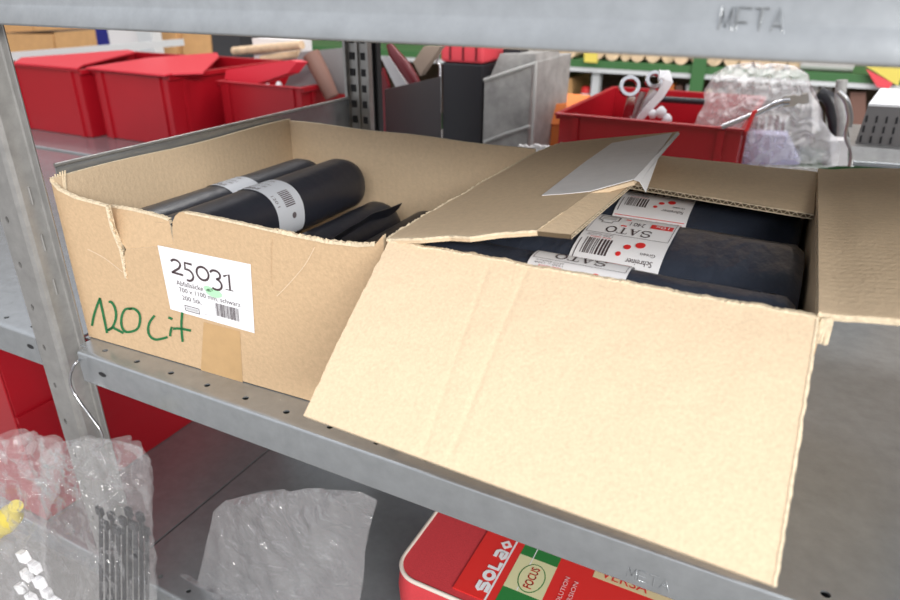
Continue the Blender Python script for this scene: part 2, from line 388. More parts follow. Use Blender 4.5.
main_px = [(50.5,180.5),(58,189),(75,197.5),(92,202),(107,206),(112,228),(121,250),(126.5,278),(124.5,253),(126,249.5),(150,247),(174,244),(172.5,233),(172.5,222),(175,216),(179,212.5),(185,212),(205,216),(225,220),(250,225.5),(272,230.5),(292,235),(312,239),(330,242.5),(342,243.5),(358,245.5),(375,244.5)]
pts = [fp(x, y) for x, y in main_px]
top_r = br.copy(); top_r.z = 0.181
pts += [top_r, br, fp(90, 340)+Vector((0,0,0))]
pts[-1].z = 0.001
b = MB(); b.prism(pts, -FN*TH, 0, 1)
front = b.build('front_panel', [m_card, m_edge], box1)
b = MB()
torn(b, [fp(x, y, 0.0002) for x, y in main_px[:5]], 0.0016, 0.004, seed=2)
b.build('torn_edge', m_edge, front); b = MB()
torn(b, [fp(x, y, 0.0002) for x, y in main_px[16:21]], 0.0010, 0.004, seed=3)
torn(b, [fp(x, y, 0.0002) for x, y in main_px[20:]], 0.0030, 0.0045, seed=4, step=0.0016)
b.build('torn_edge', m_edge, front); b = MB()
torn(b, [fp(x, y, 0.0006) for x, y in main_px[4:8]], 0.0035, 0.003, seed=5, step=0.002, up=Vector((1,0,0)))
b.build('torn_edge', m_edge, front)
# pushed-in torn piece
cA, cB = fp(125, 250.5), fp(175, 245); axis = (cB-cA).normalized(); pn = Matrix.Rotation(-0.30, 3, axis) @ FN
if (Matrix.Rotation(0.30, 3, axis) @ FN).z > pn.z: pn = Matrix.Rotation(0.30, 3, axis) @ FN
tp = [pl(x, y, cA-FN*0.001, pn) for x, y in [(109.5,206),(120,207.5),(132,209.5),(147,213),(162,217),(169,220),(171,232),(174,244),(150,247),(126,249.5),(122,243),(115,226)]]
b = MB(); b.prism(tp, -pn*0.0035, 0, 1)
piece = b.build('torn_flap', [m_card, m_edge], box1)
b = MB(); torn(b, [p+pn*0.0002 for p in tp[:6]], 0.002, 0.004, seed=8); b.build('torn_edge', m_edge, piece)
# remaining walls
def side(mb, a, c, z, t, zfn=None, n=24, mi=0):
    a, c = Vector(a), Vector(c)
    def fn(u, v):
        p = a.lerp(c, u); zz = zfn(u) if zfn else z; return Vector((p.x, p.y, 0.0015+(zz-0.0015)*v))
    mb.slab(fn, n, 2, t, 0, 0, 1)
b = MB(); side(b, (-0.658, 0.030, 0), (-0.661, 0.401, 0), 0.181, (0.0042, 0, 0), lambda u: 0.1815+0.0012*math.sin(u*9)); b.build('side_panel', [m_cardy, m_edge], box1)
b = MB(); side(b, (-0.6560, 0.3975, 0), (-0.279, 0.3995, 0), 0.180, (0, 0.0042, 0), lambda u: 0.180-0.0025*u+0.0008*math.sin(u*14)); b.build('back_panel', [m_cardv, m_edge], box1)
b = MB(); side(b, (-0.2760, 0.047, 0), (-0.2790, 0.396, 0), 0.172, (-0.0042, 0, 0)); b.build('side_panel', [m_cardy, m_edge], box1)
b = MB(); b.box(-0.6535, -0.281, 0.049, 0.397, 0.001, 0.005); b.build('bottom_panel', m_cardv, box1)
# ragged corner post at the front left
b = MB()
cpt = fp(51, 183)
for k in range(7): b.tube([cpt+Vector((-0.001+0.0006*k, 0.004+0.0012*k, -0.010)), cpt+Vector((-0.004+0.0014*k, 0.003+0.002*k, 0.004+0.002*rnd.random()+0.001*k))], [0.002, 0.0008], 5)
b.build('frayed_corner', m_edge, box1)
# label
C4 = [fp(158, 245, .0006), fp(251, 264, .0006), fp(255, 333, .0006), fp(171, 309, .0006)]
LW, LH = 0.1125, 0.070
def lab_map(off):
    def mp(x, y):
        s, t_ = x/LW, y/LH
        return C4[0].lerp(C4[1], s).lerp(C4[3].lerp(C4[2], s), t_)+FN*off
    return mp
b = MB(); mp0 = lab_map(0); m1 = lab_map(0.0004); m2 = lab_map(0.00025)
b.grid(lambda u, v: mp0(u*LW, v*LH), 8, 6, 0)
def st(pts, w, mi, mp=m1): ribbon(b, mp, [(p[0]*LW, p[1]*LH) for p in pts], w, mi)
W = 0.0023
def arc(cx, cy, rx, ry, a0, a1, n=18): return [(cx+rx*math.cos(math.radians(a0+(a1-a0)*k/n)), cy+ry*math.sin(math.radians(a0+(a1-a0)*k/n))) for k in range(n+1)]
st(arc(.178,.225,.052,.058,200,390)+[(.205,.29),(.12,.372)], W, 1); st([(.112,.372),(.245,.380)], W, 1)
st([(.365,.185),(.285,.18),(.28,.285)]+arc(.300,.360,.062,.085,-90,110), W, 1)
st(arc(.475,.285,.066,.098,0,370,26), W, 1)
st(arc(.615,.260,.055,.062,200,445,14)+arc(.610,.400,.066,.082,-80,130,14), W, 1)
st([(.705,.255),(.765,.215),(.765,.44)], W, 1); st([(.715,.44),(.80,.44)], W*.4, 1)
def lt(txt, s, t_, h, wd, mi): put_text(b, lambda x, y: m1(x, s_[1]*LH*2-y if False else 2*t_*LH-y), txt, s*LW, t_*LH, h, mi, wd*LW)
s_ = (0, 0)
lt('Abfallsäcke', .145, .555, .0052, .31, 2); lt('700 x 1100 mm, schwarz', .165, .655, .0048, .70, 2); lt('200 Stk.', .185, .775, .0048, .23, 2)
disc2(b, m2, .575*LW, .545*LH, .0105, 3, .0045); disc2(b, m2, .515*LW, .50*LH, .006, 3, .003)
for q in (((.20,.86),(.37,.86)), ((.20,.94),(.37,.94)), ((.20,.86),(.20,.94)), ((.37,.86),(.37,.94))): st(q, .0008, 2)
rect2(b, m1, .215*LW, .88*LH, .355*LW, .92*LH, 4); lt('GmbH.info', .40, .93, .0022, .12, 4)
barcode(b, m1, .575*LW, .69*LH, .85*LW, .885*LH, 22, 2)
b.build('shipping_label', [m_white, m_ink, m_inkg, m_mint, m_inkl], front)['label'] = 'white label printed 25031'
# brown tape patch and handwriting
b = MB(); b.poly([fp(204, 322, .0004), fp(240, 331, .0004), fp(243, 384.5, .0004), fp(201, 372, .0004)])
b.build('packing_tape', m_tape, front)
b = MB()
def hw(pts, w=0.0026): ribbon(b, lambda x, y: fp(80+x/5, 270+y/5, .0008), [(p.x, p.y) for p in smooth_path(pts, 4)], w/0.00022, 0)
hw([(63,278),(70,235),(85,185),(103,138)]); hw([(101,140),(112,190),(126,255),(138,314)])
hw([(146,158),(160,160),(176,185),(183,225),(176,262),(160,290),(140,300)]); hw([(140,300),(165,288),(185,296),(220,314)])
hw([(262,192),(230,195),(212,228),(210,275),(228,306),(262,306),(292,290),(303,250),(298,215),(272,192),(245,194)])
hw([(376,226),(352,258),(343,295),(352,328),(378,346),(412,342),(440,334)]); hw([(462,283),(456,305),(453,330)]); hw([(444,236),(456,240),(464,246)])
hw([(514,210),(510,260),(511,310),(516,358)]); hw([(468,292),(505,292),(558,302)])
b.build('handwriting', m_green, front)['label'] = 'green handwritten 120 Lit'
# crease lines pressed into the front
b = MB()
def cr(pts, w=0.0016): ribbon(b, lambda x, y: fp(x, y, .0005), [(p.x, p.y) for p in smooth_path(pts, 4)], w/0.0011, 0)
for q in ([(88,249),(105,258),(123,272)], [(272,238),(271,265),(272,285)], [(315,247),(305,265),(288,285),(277,296)]):
    b = MB(); cr(q, .0011); b.build('scuffed_crease', m_card if q[0][0] == 272 else m_cardin, front)

# ------------------------------------------------------------------ right carton
box2 = thing('cardboard_box', 'open cardboard carton with hanging front flap at the middle of the shelf', 'box', (-0.115, 0.24, 0.0))
H = 0.18
HL, HR = Vector((-0.2645, 0.0385, H)), Vector((0.0375, 0.0410, H))
HLb, HRb = Vector((-0.2540, 0.4290, H)), Vector((0.0335, 0.4330, H))
b = MB(); side(b, (HL.x, HL.y, 0), (HR.x, HR.y, 0), H-0.003, (0, TH, 0)); b.build('front_panel', [m_card, m_edge], box2)
b = MB(); side(b, (HR.x, HR.y+TH+.0002, 0), (HRb.x, HRb.y-TH, 0), H-0.001, (-TH, 0, 0)); b.build('side_panel', [m_cardy, m_edge], box2)
b = MB(); side(b, (HL.x, HL.y+TH+.0002, 0), (HLb.x, HLb.y-TH, 0), H-0.002, (TH, 0, 0)); b.build('side_panel', [m_cardy, m_edge], box2)
b = MB(); side(b, (HLb.x, HLb.y, 0), (HRb.x, HRb.y, 0), H-0.001, (0, -TH, 0)); b.build('back_panel', [m_cardv, m_edge], box2)
b = MB(); b.box(HL.x+TH+.003, HR.x-TH-.003, 0.047, 0.4255, 0.001, 0.005); b.build('bottom_panel', m_cardv, box2)
# front flap, folded out over the shelf edge
s75 = 0.752
FBL = Vector(CAM)+s75*(pz(303.5, 415.5)-Vector(CAM)); FBR = Vector(CAM)+s75*(pz(776, 586.5)-Vector(CAM))
A, B_ = pl(389, 241, HL, (0,1,0)), pl(819, 318, HR, (0,1,0))
nrm = (FBR-FBL).cross(A-FBL).normalized()
if nrm.y > 0: nrm = -nrm
def crease(u, v, u0, v0, u1, v1, w, d):
    ax, ay = u1-u0, v1-v0; l2 = ax*ax+ay*ay; t = ((u-u0)*ax+(v-v0)*ay)/l2; t = min(1, max(0, t))
    dx, dy = (u-u0-t*ax)*0.3, (v-v0-t*ay)*0.15
    return -d*math.exp(-(dx*dx+dy*dy)/(w*w))
def flapf(u, v):
    p = A.lerp(B_, u).lerp(FBL.lerp(FBR, u), v)
    e = (1-v)**10*0.0012*(noise.noise(Vector((u*14, 3, 0)))+0.6*noise.noise(Vector((u*45, 9, 0))))
    p = p+(A-FBL).normalized()*(e*1.4)
    p = p+(FBR-FBL).normalized()*((u**12)*0.0006*noise.noise(Vector((v*25, 1, 7)))-((1-u)**12)*0.001*noise.noise(Vector((v*20, 4, 7))))
    h = crease(u, v, .290, .05, .315, .98, .0018, .0005)+crease(u, v, .385, .0, .375, .95, .0018, .0006)
    h += crease(u, v, .385, .80, .47, .83, .0010, .0006)+0.0012*noise.noise(Vector((u*3.2, v*2.4, 5)))+0.0004*noise.noise(Vector((u*14, v*9, 2)))
    h += 0.003*math.sin(PI*v)*0.6
    return p+nrm*h
b = MB(); b.slab(flapf, 190, 90, -nrm*0.004, 0, 0, 1)
ff = b.build('front_flap', [m_cardin, m_edge], box2)
b = MB(); torn(b, [flapf(k/60, 0)+nrm*0.0003 for k in range(61)], 0.0010, 0.004, seed=12, step=0.0014)
b.build('torn_edge', m_edge, ff); b = MB()
torn(b, [flapf(1, k/40)+nrm*0.0002 for k in range(41)], 0.0007, 0.003, seed=13, step=0.002, up=Vector((1,0,0)))
b.build('torn_edge', m_edge, ff)
def flutes(mb, a, c, n, th, per=0.0068):
    a, c, n = Vector(a), Vector(c), Vector(n).normalized(); L = (c-a).length; t = (c-a).normalized(); o = t.cross(n).normalized()
    for sgn in (1, -1):
        oo = o*sgn*0.0006
        for k0, k1 in ((0, 0.0009), (th-0.0009, th)):
            mb.add([a-n*k0+oo, c-n*k0+oo, c-n*k1+oo, a-n*k1+oo], [(0,1,2,3)], 0)
        N = int(L/per*10); P = []
        for k in range(N+1):
            x = L*k/N; z = -th/2+(th/2-0.0008)*math.sin(2*PI*x/per); P.append(a+t*x+n*z+oo)
        vs = []
        for p in P: vs += [p+n*0.00045, p-n*0.00045]
        mb.add(vs, [(2*i, 2*i+1, 2*i+3, 2*i+2) for i in range(N)], 0)
# back flap, folded in almost level
bl, brk = pz(640, 185.5, 0.175), pz(814, 214, 0.176)
bdir = (brk-bl).normalized(); blx = brk-bdir*((brk.x+0.245))
hb0, hb1 = Vector((HLb.x+.008, HLb.y-.001, H+.0005)), Vector((HRb.x-.004, HRb.y-.001, H+.0005))
bn = (hb1-hb0).cross(blx-hb0).normalized()
if bn.z < 0: bn = -bn
blx = blx+bn*0.0
def bff(u, v):
    p = hb0.lerp(hb1, u).lerp(blx.lerp(brk, u), v); return p+bn*(0.002*math.sin(PI*v)*(0.5+0.5*math.sin(u*5))+0.0006*noise.noise(Vector((u*8, v*4, 1))))
b = MB(); b.slab(bff, 60, 20, -bn*0.0052, 0, 0, 1); bf = b.build('back_flap', [m_cardv, m_flute], box2)
b = MB(); flutes(b, blx, brk, bn, 0.0052); b.build('fluted_edge', m_edge, bf)
# right flap, folded out and slightly raised
def rff(u, v):
    p = HR.lerp(HRb, v)+Vector((-0.0036, 0, 0.0042)); p.y += 0.002*(0.5-v)
    return p+Vector((0.15*u, 0, 0.017*u+0.003*u*u+0.0006*noise.noise(Vector((u*5, v*6, 3)))-0.002*math.sin(PI*min(1, u*6))*0.5))
b = MB(); b.slab(rff, 20, 50, (0, 0, -0.0042), 0, 0, 1)
rf = b.build('side_flap', [m_cardy, m_edge], box2)
b = MB(); torn(b, [rff(k/20, 0)+Vector((0, -.0002, -.001)) for k in range(21)], 0.0008, 0.003, seed=21, step=0.003)
for k in range(9): b.tube([Vector((HR.x-0.002+0.0008*k, HR.y+0.001, H-0.016+0.002*rnd.random())), Vector((HR.x-0.001+0.0007*k, HR.y, H+0.001+0.002*rnd.random()))], [0.0014, 0.0006], 5)
b.build('frayed_corner', m_edge, rf)
# left flap, folded in and lifted
LP = np.array(HL); th = math.radians(12)
ln = Vector((-math.sin(th), -0.012, math.cos(th))).normalized()
def lp(x, y, off=0): return pl(x, y, HL, ln)+ln*off
edge_px = [(386.5,239.5),(398,231),(410,224.5),(424,215),(437,208.5),(452,199.5),(466,192.5),(480,183),(497,174),(511,166.5),(526,158),(539,151.5),(551,146.5),(562,142.5)]
lpx = edge_px+[(600,138.5),(640,135),(679,131.5),(665,146),(650,164),(634,181),(612,187),(590,193),(563,212.5),(537,231),(500,233.5),(470,237.5),(450,236.5),(420,239)]
lpts = [lp(x, y) for x, y in lpx]
b = MB(); b.prism(lpts, -ln*0.0034, 0, 0); lf = b.build('side_flap', [m_cardin if False else m_cardy, m_edge], box2)
b = MB(); torn(b, [lp(x, y, .0002) for x, y in edge_px], 0.0012, 0.003, seed=31, up=Vector((-0.8,0,0.5)), dep=ln*-1)
b.build('torn_edge', m_edge, lf); b = MB()
torn(b, [lp(x, y, .0002) for x, y in lpx[-6:]+[edge_px[0]]], 0.0008, 0.003, seed=32, step=0.003)
b.build('torn_edge', m_edge, lf)
c0, c1 = lp(537, 231), lp(590, 193); ax2 = (c1-c0).normalized()
n1 = Matrix.Rotation(0.30, 3, ax2) @ ln; n2 = Matrix.Rotation(-0.30, 3, ax2) @ ln
bn2 = n1 if n1.x > n2.x else n2
def bp_(x, y, off=0): return pl(x, y, c0, bn2)+bn2*off
bent = [(537.5,231.2),(571,234.5),(603,208),(634,181.5),(612,187.3),(590.3,193.2)]
b = MB(); b.prism([bp_(x, y) for x, y in bent], -bn2*0.0034, 0, 1)
bs = b.build('bent_strip', [m_cardy, m_flute], lf)
b = MB(); flutes(b, bp_(571, 234.5), bp_(634, 181.5), bn2, 0.0034, 0.006); b.build('fluted_edge', m_edge, lf)
b = MB()
tw = [(542,196.5),(560,182.5),(585,163),(612,144),(640,139),(672,134),(664,146),(650,163.5),(634,180.5),(612,186.5),(590,192.5),(565,195)]
b.prism([lp(x, y, .0012) for x, y in tw], -ln*0.0006)
pE, pD = lp(634, 181, .0012), lp(677, 133, .0012)
hang = lambda x, y, k: pl(x, y, pE, Matrix.Rotation(1.05, 3, Vector((0,1,0))) @ ln)
b.prism([pE, hang(640,181.5,0), hang(646,192,0), hang(658,159,0), hang(680,133.5,0), pD, lp(650,163.5,.0012)], Vector((-.0003,0,-.0004)))
b.build('paper_tape', m_tapew, lf)

# ------------------------------------------------------------------ bag rolls
def section(hw_, hh, ex, n=96):
    P = []
    for k in range(n):
        a = 2*PI*k/n; c, s = math.cos(a), math.sin(a)
        P.append((hw_*math.copysign(abs(c)**(2/ex), c), hh*math.copysign(abs(s)**(2/ex), s)))
    return P
def roll(parent, length, hw_, hh, ex, seed, axis_map, m, wr=0.012):
    P = section(hw_, hh, ex); n = len(P); b = MB(); nx = 40
    def fn(u, v):
        x = (v-0.5)*length; p = P[int(round(u*n)) % n]
        k = 1+wr*noise.noise(Vector((x*9+seed*7, p[0]*22, p[1]*22)))+wr*0.6*noise.noise(Vector((x*30+seed, p[0]*50, p[1]*50)))
        e = min(1, (0.5-abs(v-0.5))*length/0.006); k *= 0.93+0.07*math.sqrt(max(0, e))
        return axis_map(x, p[0]*k, p[1]*k)
    b.grid(fn, n, nx, 0, True, True)
    for v in (0, 1):
        rings = [[axis_map((v-0.5)*length*(1-0.02*(r % 2)), p[0]*0.93*f, p[1]*0.93*f) for p in P] for r, f in enumerate((1, .86, .72, .58, .44, .30, .22))]
        o = [q for rg in rings for q in rg]
        b.add(o, [(r*n+i, r*n+(i+1) % n, (r+1)*n+(i+1) % n, (r+1)*n+i) for r in range(6) for i in range(n)], 0)
        cc = [axis_map((v-0.5)*length*0.9, p[0]*0.2, p[1]*0.2) for p in P]; b.add(cc, [tuple(range(n))], 1)
    return b.build('bag_film', [m, m_dark], parent)
def band_map(P, axis_map, off):
    n = len(P); cum = [0.0]
    for i in range(n): a, c = P[i], P[(i+1) % n]; cum.append(cum[-1]+math.hypot(c[0]-a[0], c[1]-a[1]))
    tot = cum[-1]; q = n//4; base = cum[q]              # arc 0 = top of the roll, positive toward -side of the first cross axis
    def mp(x, s, extra=0.0):
        d = (base+s) % tot; i = max(k for k in range(n) if cum[k] <= d)
        f = (d-cum[i])/max(1e-9, cum[i+1]-cum[i]); a, c = P[i], P[(i+1) % n]
        p = (a[0]+(c[0]-a[0])*f, a[1]+(c[1]-a[1])*f); t = Vector((c[0]-a[0], c[1]-a[1])).normalized(); nn = Vector((t.y, -t.x))
        return axis_map(x, p[0]+nn.x*(off+extra), p[1]+nn.y*(off+extra))
    return mp
# left carton: rolls lie along Y.  local x -> world Y, first cross axis -> world X
def left_roll(cx, cy, cz, length, hw_, hh, ex, seed, label, lab=None, m=None):
    t = thing('bag_roll', label, 'bag roll', (cx, cy, cz-hh), 'rolls of black bin bags in the left carton')
    am = lambda x, a, c: Vector((cx+a, cy+x, cz+c))
    bd = roll(t, length, hw_, hh, ex, seed, am, m or m_film, 0.010)
    if lab is not None:
        P = section(hw_, hh, ex); mp = band_map(P, am, 0.0007); w = 0.044
        b = MB(); tot = 0.18
        b.grid(lambda u, v: mp(lab-w/2+w*v, -0.075+0.15*u), 60, 3, 0)
        m3 = lambda x, y: mp(lab+x, -y, 0.0004)        # x along the roll, y toward +X side
        tx = lambda s, x, y, h, mi, wd: put_text(b, lambda a_, c_: mp(lab+c_, -(a_), 0.0004), s, x, y, h, mi, wd)
        tx('Abfall', -0.016, -0.019, 0.0060, 1, 0.022); tx('700 x 1100', -0.018, -0.008, 0.0035, 2, 0.026); tx('schwarz 120 l', -0.018, 0.000, 0.0030, 2, 0.026); tx('25 Stk', -0.014, 0.012, 0.004, 2, 0.018)
        for k in range(9): rect2(b, m3, -0.006+0, 0.022+k*0.0022, 0.010, 0.0232+k*0.0022, 1 if k % 3 else 2)
        disc2(b, m3, 0.004, 0.052, 0.0035, 2); disc2(b, m3, 0.010, -0.03, 0.003, 2)
        tx('120 l', 0.024, -0.018, 0.004, 2, 0.014)
        b.build('paper_band', [m_whitedull, m_ink, m_inkg], t)
    return t
left_roll(-0.5175, 0.187, 0.1225, 0.292, 0.0345, 0.0325, 2.3, 1, 'upper black bag roll with barcode on its paper band in the left carton', -0.005)
left_roll(-0.5905, 0.195, 0.112, 0.300, 0.0345, 0.0325, 2.2, 2, 'black bag roll with paper band nearest the left wall of the left carton', 0.01)
left_roll(-0.4560, 0.190, 0.0605, 0.270, 0.0345, 0.048, 2.3, 3, 'bare black bag roll lying lower, beside the barcode banded roll')
left_roll(-0.3840, 0.195, 0.0590, 0.270, 0.0350, 0.046, 2.4, 4, 'brownish black flattened bag roll next to the lifted carton flap', None, mat('brownish black film', (0.035, 0.028, 0.026), 0.42, 0, 0, 30, 0.3, 30))  # film of the last roll is browner than the others
b = MB()
def sheetf(u, v): return Vector((-0.4275+0.004*math.sin(v*7)+0.010*(u-0.5), 0.10+0.215*v, 0.100+0.013*u+0.003*noise.noise(Vector((v*6, u, 4)))))
b.slab(sheetf, 6, 30, (0.0012, 0, 0.0002)); tag(b.build('loose_bag_edge', m_film), 'loose black film edge standing up between the bare roll and the brownish roll', 'bag film')
# right carton: rolls lie along X. local x -> world X, first cross axis -> world Y
def sato(mb, mp, x, y, w, h, mi):
    lw = w/4; T = 0.13
    def rb(k, pts, wd): ribbon(mb, mp, [(x+lw*(k+0.08+0.84*p[0]), y+h*p[1]) for p in pts], wd*h, mi)
    rb(0, arc(.5,.73,.40,.25,20,270)+arc(.5,.25,.42,.25,90,-160), T); rb(0, [(.9,.62),(.9,.98)], .05); rb(0, [(.08,.02),(.08,.36)], .05)
    rb(1, [(.12,.0),(.52,1)], .07); rb(1, [(.48,1),(.88,0)], T*1.15); rb(1, [(.26,.33),(.74,.33)], .06); rb(1, [(-.02,.02),(.30,.02)], .05); rb(1, [(.68,.02),(1.04,.02)], .05)
    rb(2, [(.5,.98),(.5,0)], T*1.1); rb(2, [(.0,.96),(1.,.96)], .07); rb(2, [(.02,.98),(.02,.74)], .05); rb(2, [(.98,.98),(.98,.74)], .05); rb(2, [(.3,.02),(.7,.02)], .05)
    rb(3, arc(.5,.5,.46,.47,0,365,28), T)
def right_roll(cy, cz, x0, x1, hw_, hh, ex, seed, label, lx, s0, LWd=0.074, LHt=0.155, tilt=0.0):
    t = thing('bag_roll', label, 'bag roll', ((x0+x1)/2, cy, cz-hh), 'rolls of black bin bags in the right carton')
    xc = (x0+x1)/2
    ct, si = math.cos(tilt), math.sin(tilt)
    am = lambda x, a, c: Vector((xc+x, cy+a*ct-c*si, cz+c*ct+a*si))
    roll(t, x1-x0, hw_, hh, ex, seed, am, m_film2, 0.016)
    P = section(hw_, hh, ex); base = band_map(P, am, 0.0016)
    # label frame: x to the reader's right, y up; the label lies upside down, its top edge toward the viewer is its foot
    mp = lambda x, y, e=0.0005: base(lx-xc+LWd/2-x, s0+y, e)
    b = MB(); b.grid(lambda u, v: mp(LWd*(1-u), LHt*v, 0), 4, 70, 0)
    q = lambda x, y: mp(x, y)
    hz_ = 0.0
    return t, b, q
def sato_label(cy, cz, x0, x1, hw_, hh, ex, seed, label, lx, s_top, LHt, ys=1.0, tilt=0.0):
    t, b, q = right_roll(cy, cz, x0, x1, hw_, hh, ex, seed, label, lx, s_top, 0.074, LHt, tilt)
    f = lambda x, y: q(x, (y+.002)*ys)
    g = lambda x, y: q(x, (y+.002)*ys) + Vector((0, -0.0002, 0.0003))
    # y up = toward the viewer; zone heights in metres
    rect2(b, f, 0.002, 0.0385, 0.072, 0.0390, 2); rect2(b, f, 0.002, 0.0020, 0.072, 0.0024, 2)
    rect2(b, f, 0.0018, 0.002, 0.0022, 0.039, 2); rect2(b, f, 0.0718, 0.002, 0.0722, 0.039, 2)
    return t, b, f, g
def label_A(b, f, g):
    # the text's up direction points at the viewer, so the headline (top of the label) is at large y in label space reversed
    Y = lambda v: v
    sato(b, f, 0.0175, Y(0.0250), 0.040, 0.0105, 1)
    for k in range(3): pass
    rect2(b, f, 0.0035, 0.0110, 0.0225, 0.0190, 3); put_text(b, g, '10x', 0.0068, 0.0126, 0.0050, 0, 0.012)
    put_text(b, f, '240 l', 0.0275, 0.0125, 0.0070, 4, 0.013)
    rect2(b, f, 0.0420, 0.0075, 0.0465, 0.0095, 3); rect2(b, f, 0.0420, 0.0205, 0.0470, 0.0225, 3)
    ribbon(b, f, [(0.052,0.006),(0.052,0.015),(0.056,0.017),(0.056,0.020),(0.065,0.020),(0.065,0.017),(0.069,0.015),(0.069,0.006),(0.052,0.006)], 0.0011, 2)
    rect2(b, f, 0.0545, 0.0085, 0.0665, 0.0145, 5)
    for x, y, r in ((0.0215, 0.0485, 0.0040), (0.031, 0.0530, 0.0030), (0.0355, 0.0615, 0.0022)): disc2(b, f, x, y, r, 3)
    put_text(b, f, 'Schreiner', 0.0065, 0.0640, 0.0046, 1, 0.0215); put_text(b, f, 'Green', 0.0065, 0.0570, 0.0034, 2, 0.012)
    put_text(b, f, 'SATO Abfallsack', 0.047, 0.0405, 0.0016, 2, 0.022); put_text(b, f, '1350 x 1200', 0.047, 0.0428, 0.0014, 2, 0.022); put_text(b, f, '4250 50254', 0.047, 0.0452, 0.0016, 3, 0.018)
    barcode(b, f, 0.0445, 0.0480, 0.0675, 0.0655, 11, 1, 5)
    rect2(b, f, 0.002, 0.0790, 0.072, 0.0795, 3); rect2(b, f, 0.002, 0.0880, 0.072, 0.0885, 5)
    put_text(b, f, 'LDPE  80 my  nicht fuer Kinder', 0.004, 0.0815, 0.0022, 3, 0.064)
    rect2(b, f, 0.0705, 0.050, 0.0713, 0.074, 2)
LM = [m_white, m_ink, m_inkg, m_redink, m_inkg, m_inkl]
def finish(t, b): b.build('paper_label', LM, t)
t, b, f, g = sato_label(0.190, 0.0850, -0.258, 0.0275, 0.0720, 0.0790, 3.6, 11, 'large black bag roll with fully visible SATO label in the middle of the right carton', -0.1110, -0.044, 0.124, 1.34, 0.06)
label_A(b, f, g); finish(t, b)
rollA = t
t, b, f, g = sato_label(0.0815, 0.0885, -0.253, 0.0235, 0.0310, 0.0830, 2.8, 12, 'black bag roll with half hidden SATO label behind the front edge of the right carton', -0.1230, -0.034, 0.110, 1.0, 0.0)
label_A(b, f, g); finish(t, b)
t, b, f, g = sato_label(0.3380, 0.0800, -0.250, 0.0240, 0.0560, 0.0730, 3.0, 13, 'black bag roll with label partly hidden under the folded back flap of the right carton', -0.1150, -0.060, 0.120, 1.15, 0.12)
label_A(b, f, g); finish(t, b)
# torn film lip on the front of the large roll
b = MB()
def lipf(u, v):
    x = -0.062+0.083*u; r = math.sin(PI*u)
    return Vector((x, 0.1160-0.003*v-0.004*noise.noise(Vector((u*7, v*2, 3)))*v, 0.155+0.002*math.sin(u*9)-0.001*u+v*(0.004+0.022*r*abs(noise.noise(Vector((u*5, 2, 1)))))))
b.slab(lipf, 40, 8, (0, 0.0007, 0.0004)); b.build('torn_lip', m_film2, rollA)

# ------------------------------------------------------------------ storage bins of the rear rack
def bin_(name, label, x0, x1, y0, y1, h, low=0.0, group=None, z=0.001, lip=0.012, m=None, cat='bin', ribs=True):
    t = thing(name, label, cat, ((x0+x1)/2, (y0+y1)/2, z), group); m = m or m_red; k = 0.006
    w = 0.003
    def wall(a, c, o, ha, hc):
        a, c, o = Vector(a), Vector(c), Vector(o); bb.hexa([a, c, c+o, a+o, a+Vector((0,0,ha)), c+Vector((0,0,hc)), c+o+Vector((0,0,hc)), a+o+Vector((0,0,ha))])
    bb = MB(); hf = h-low
    wall((x0,y0,z),(x1,y0,z),(0,w,0),hf,hf); wall((x0,y1-w,z),(x1,y1-w,z),(0,w,0),h,h)
    wall((x0,y0+w,z),(x0,y1-w,z),(w,0,0),hf,h); wall((x1-w,y0+w,z),(x1-w,y1-w,z),(w,0,0),hf,h)
    bb.box(x0+w, x1-w, y0+w, y1-w, z, z+0.003)
    bb.build('body', m, t, bevel=0.0012)
    r = MB(); e = lip
    r.hexa([(x0-e,y0-e,z+hf-.004),(x1+e,y0-e,z+hf-.004),(x1+e,y0-.0004,z+hf-.004),(x0-e,y0-.0004,z+hf-.004),(x0-e,y0-e,z+hf),(x1+e,y0-e,z+hf),(x1+e,y0-.0004,z+hf),(x0-e,y0-.0004,z+hf)])
    for xa, xb in ((x0-e, x0-.0004), (x1+.0004, x1+e)):
        r.hexa([(xa,y0,z+hf-.012),(xb,y0,z+hf-.012),(xb,y1,z+h-.012),(xa,y1,z+h-.012),(xa,y0,z+hf),(xb,y0,z+hf),(xb,y1,z+h),(xa,y1,z+h)])
    r.box(x0-e, x1+e, y1+.0004, y1+e, z+h-.012, z+h)
    r.build('rim', m, t, bevel=0.0015)
    if ribs:
        for f in (0.12, 0.88): s = MB(); s.box(x1-.0002, x1+.005, y0+(y1-y0)*f-.006, y0+(y1-y0)*f+.006, z, z+hf-.013); s.build('rib', m, t)
        for f in (0.10, 0.90): s = MB(); s.box(x0+(x1-x0)*f-.006, x0+(x1-x0)*f+.006, y0-.005, y0+.0002, z, z+hf-.005); s.build('rib', m, t)
    return t
bin_('storage_bin', 'red storage bin farthest left of the row behind the front upright', -1.885, -1.600, 0.745, 1.15, 0.166, 0, 'red storage bins in the rear row', lip=0.009)
bin_('storage_bin', 'red storage bin second in the rear row, right of the farthest left one', -1.575, -1.325, 0.770, 1.17, 0.166, 0, 'red storage bins in the rear row', lip=0.009)
bin_('storage_bin', 'red storage bin of the rear row standing left of the slotted upright', -1.290, -1.040, 0.900, 1.24, 0.143, 0, 'red storage bins in the rear row', lip=0.008)
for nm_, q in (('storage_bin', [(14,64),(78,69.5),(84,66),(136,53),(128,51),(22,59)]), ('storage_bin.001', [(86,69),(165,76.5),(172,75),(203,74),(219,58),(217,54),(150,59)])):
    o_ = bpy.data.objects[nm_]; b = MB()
    zl = 0.1685; P3 = [pz(x, y, zl+.0) for x, y in q]; b.prism(P3, (0, 0, .004)); b.build('lid', mat('red lid plastic', (.62,.03,.05), .4), o_)
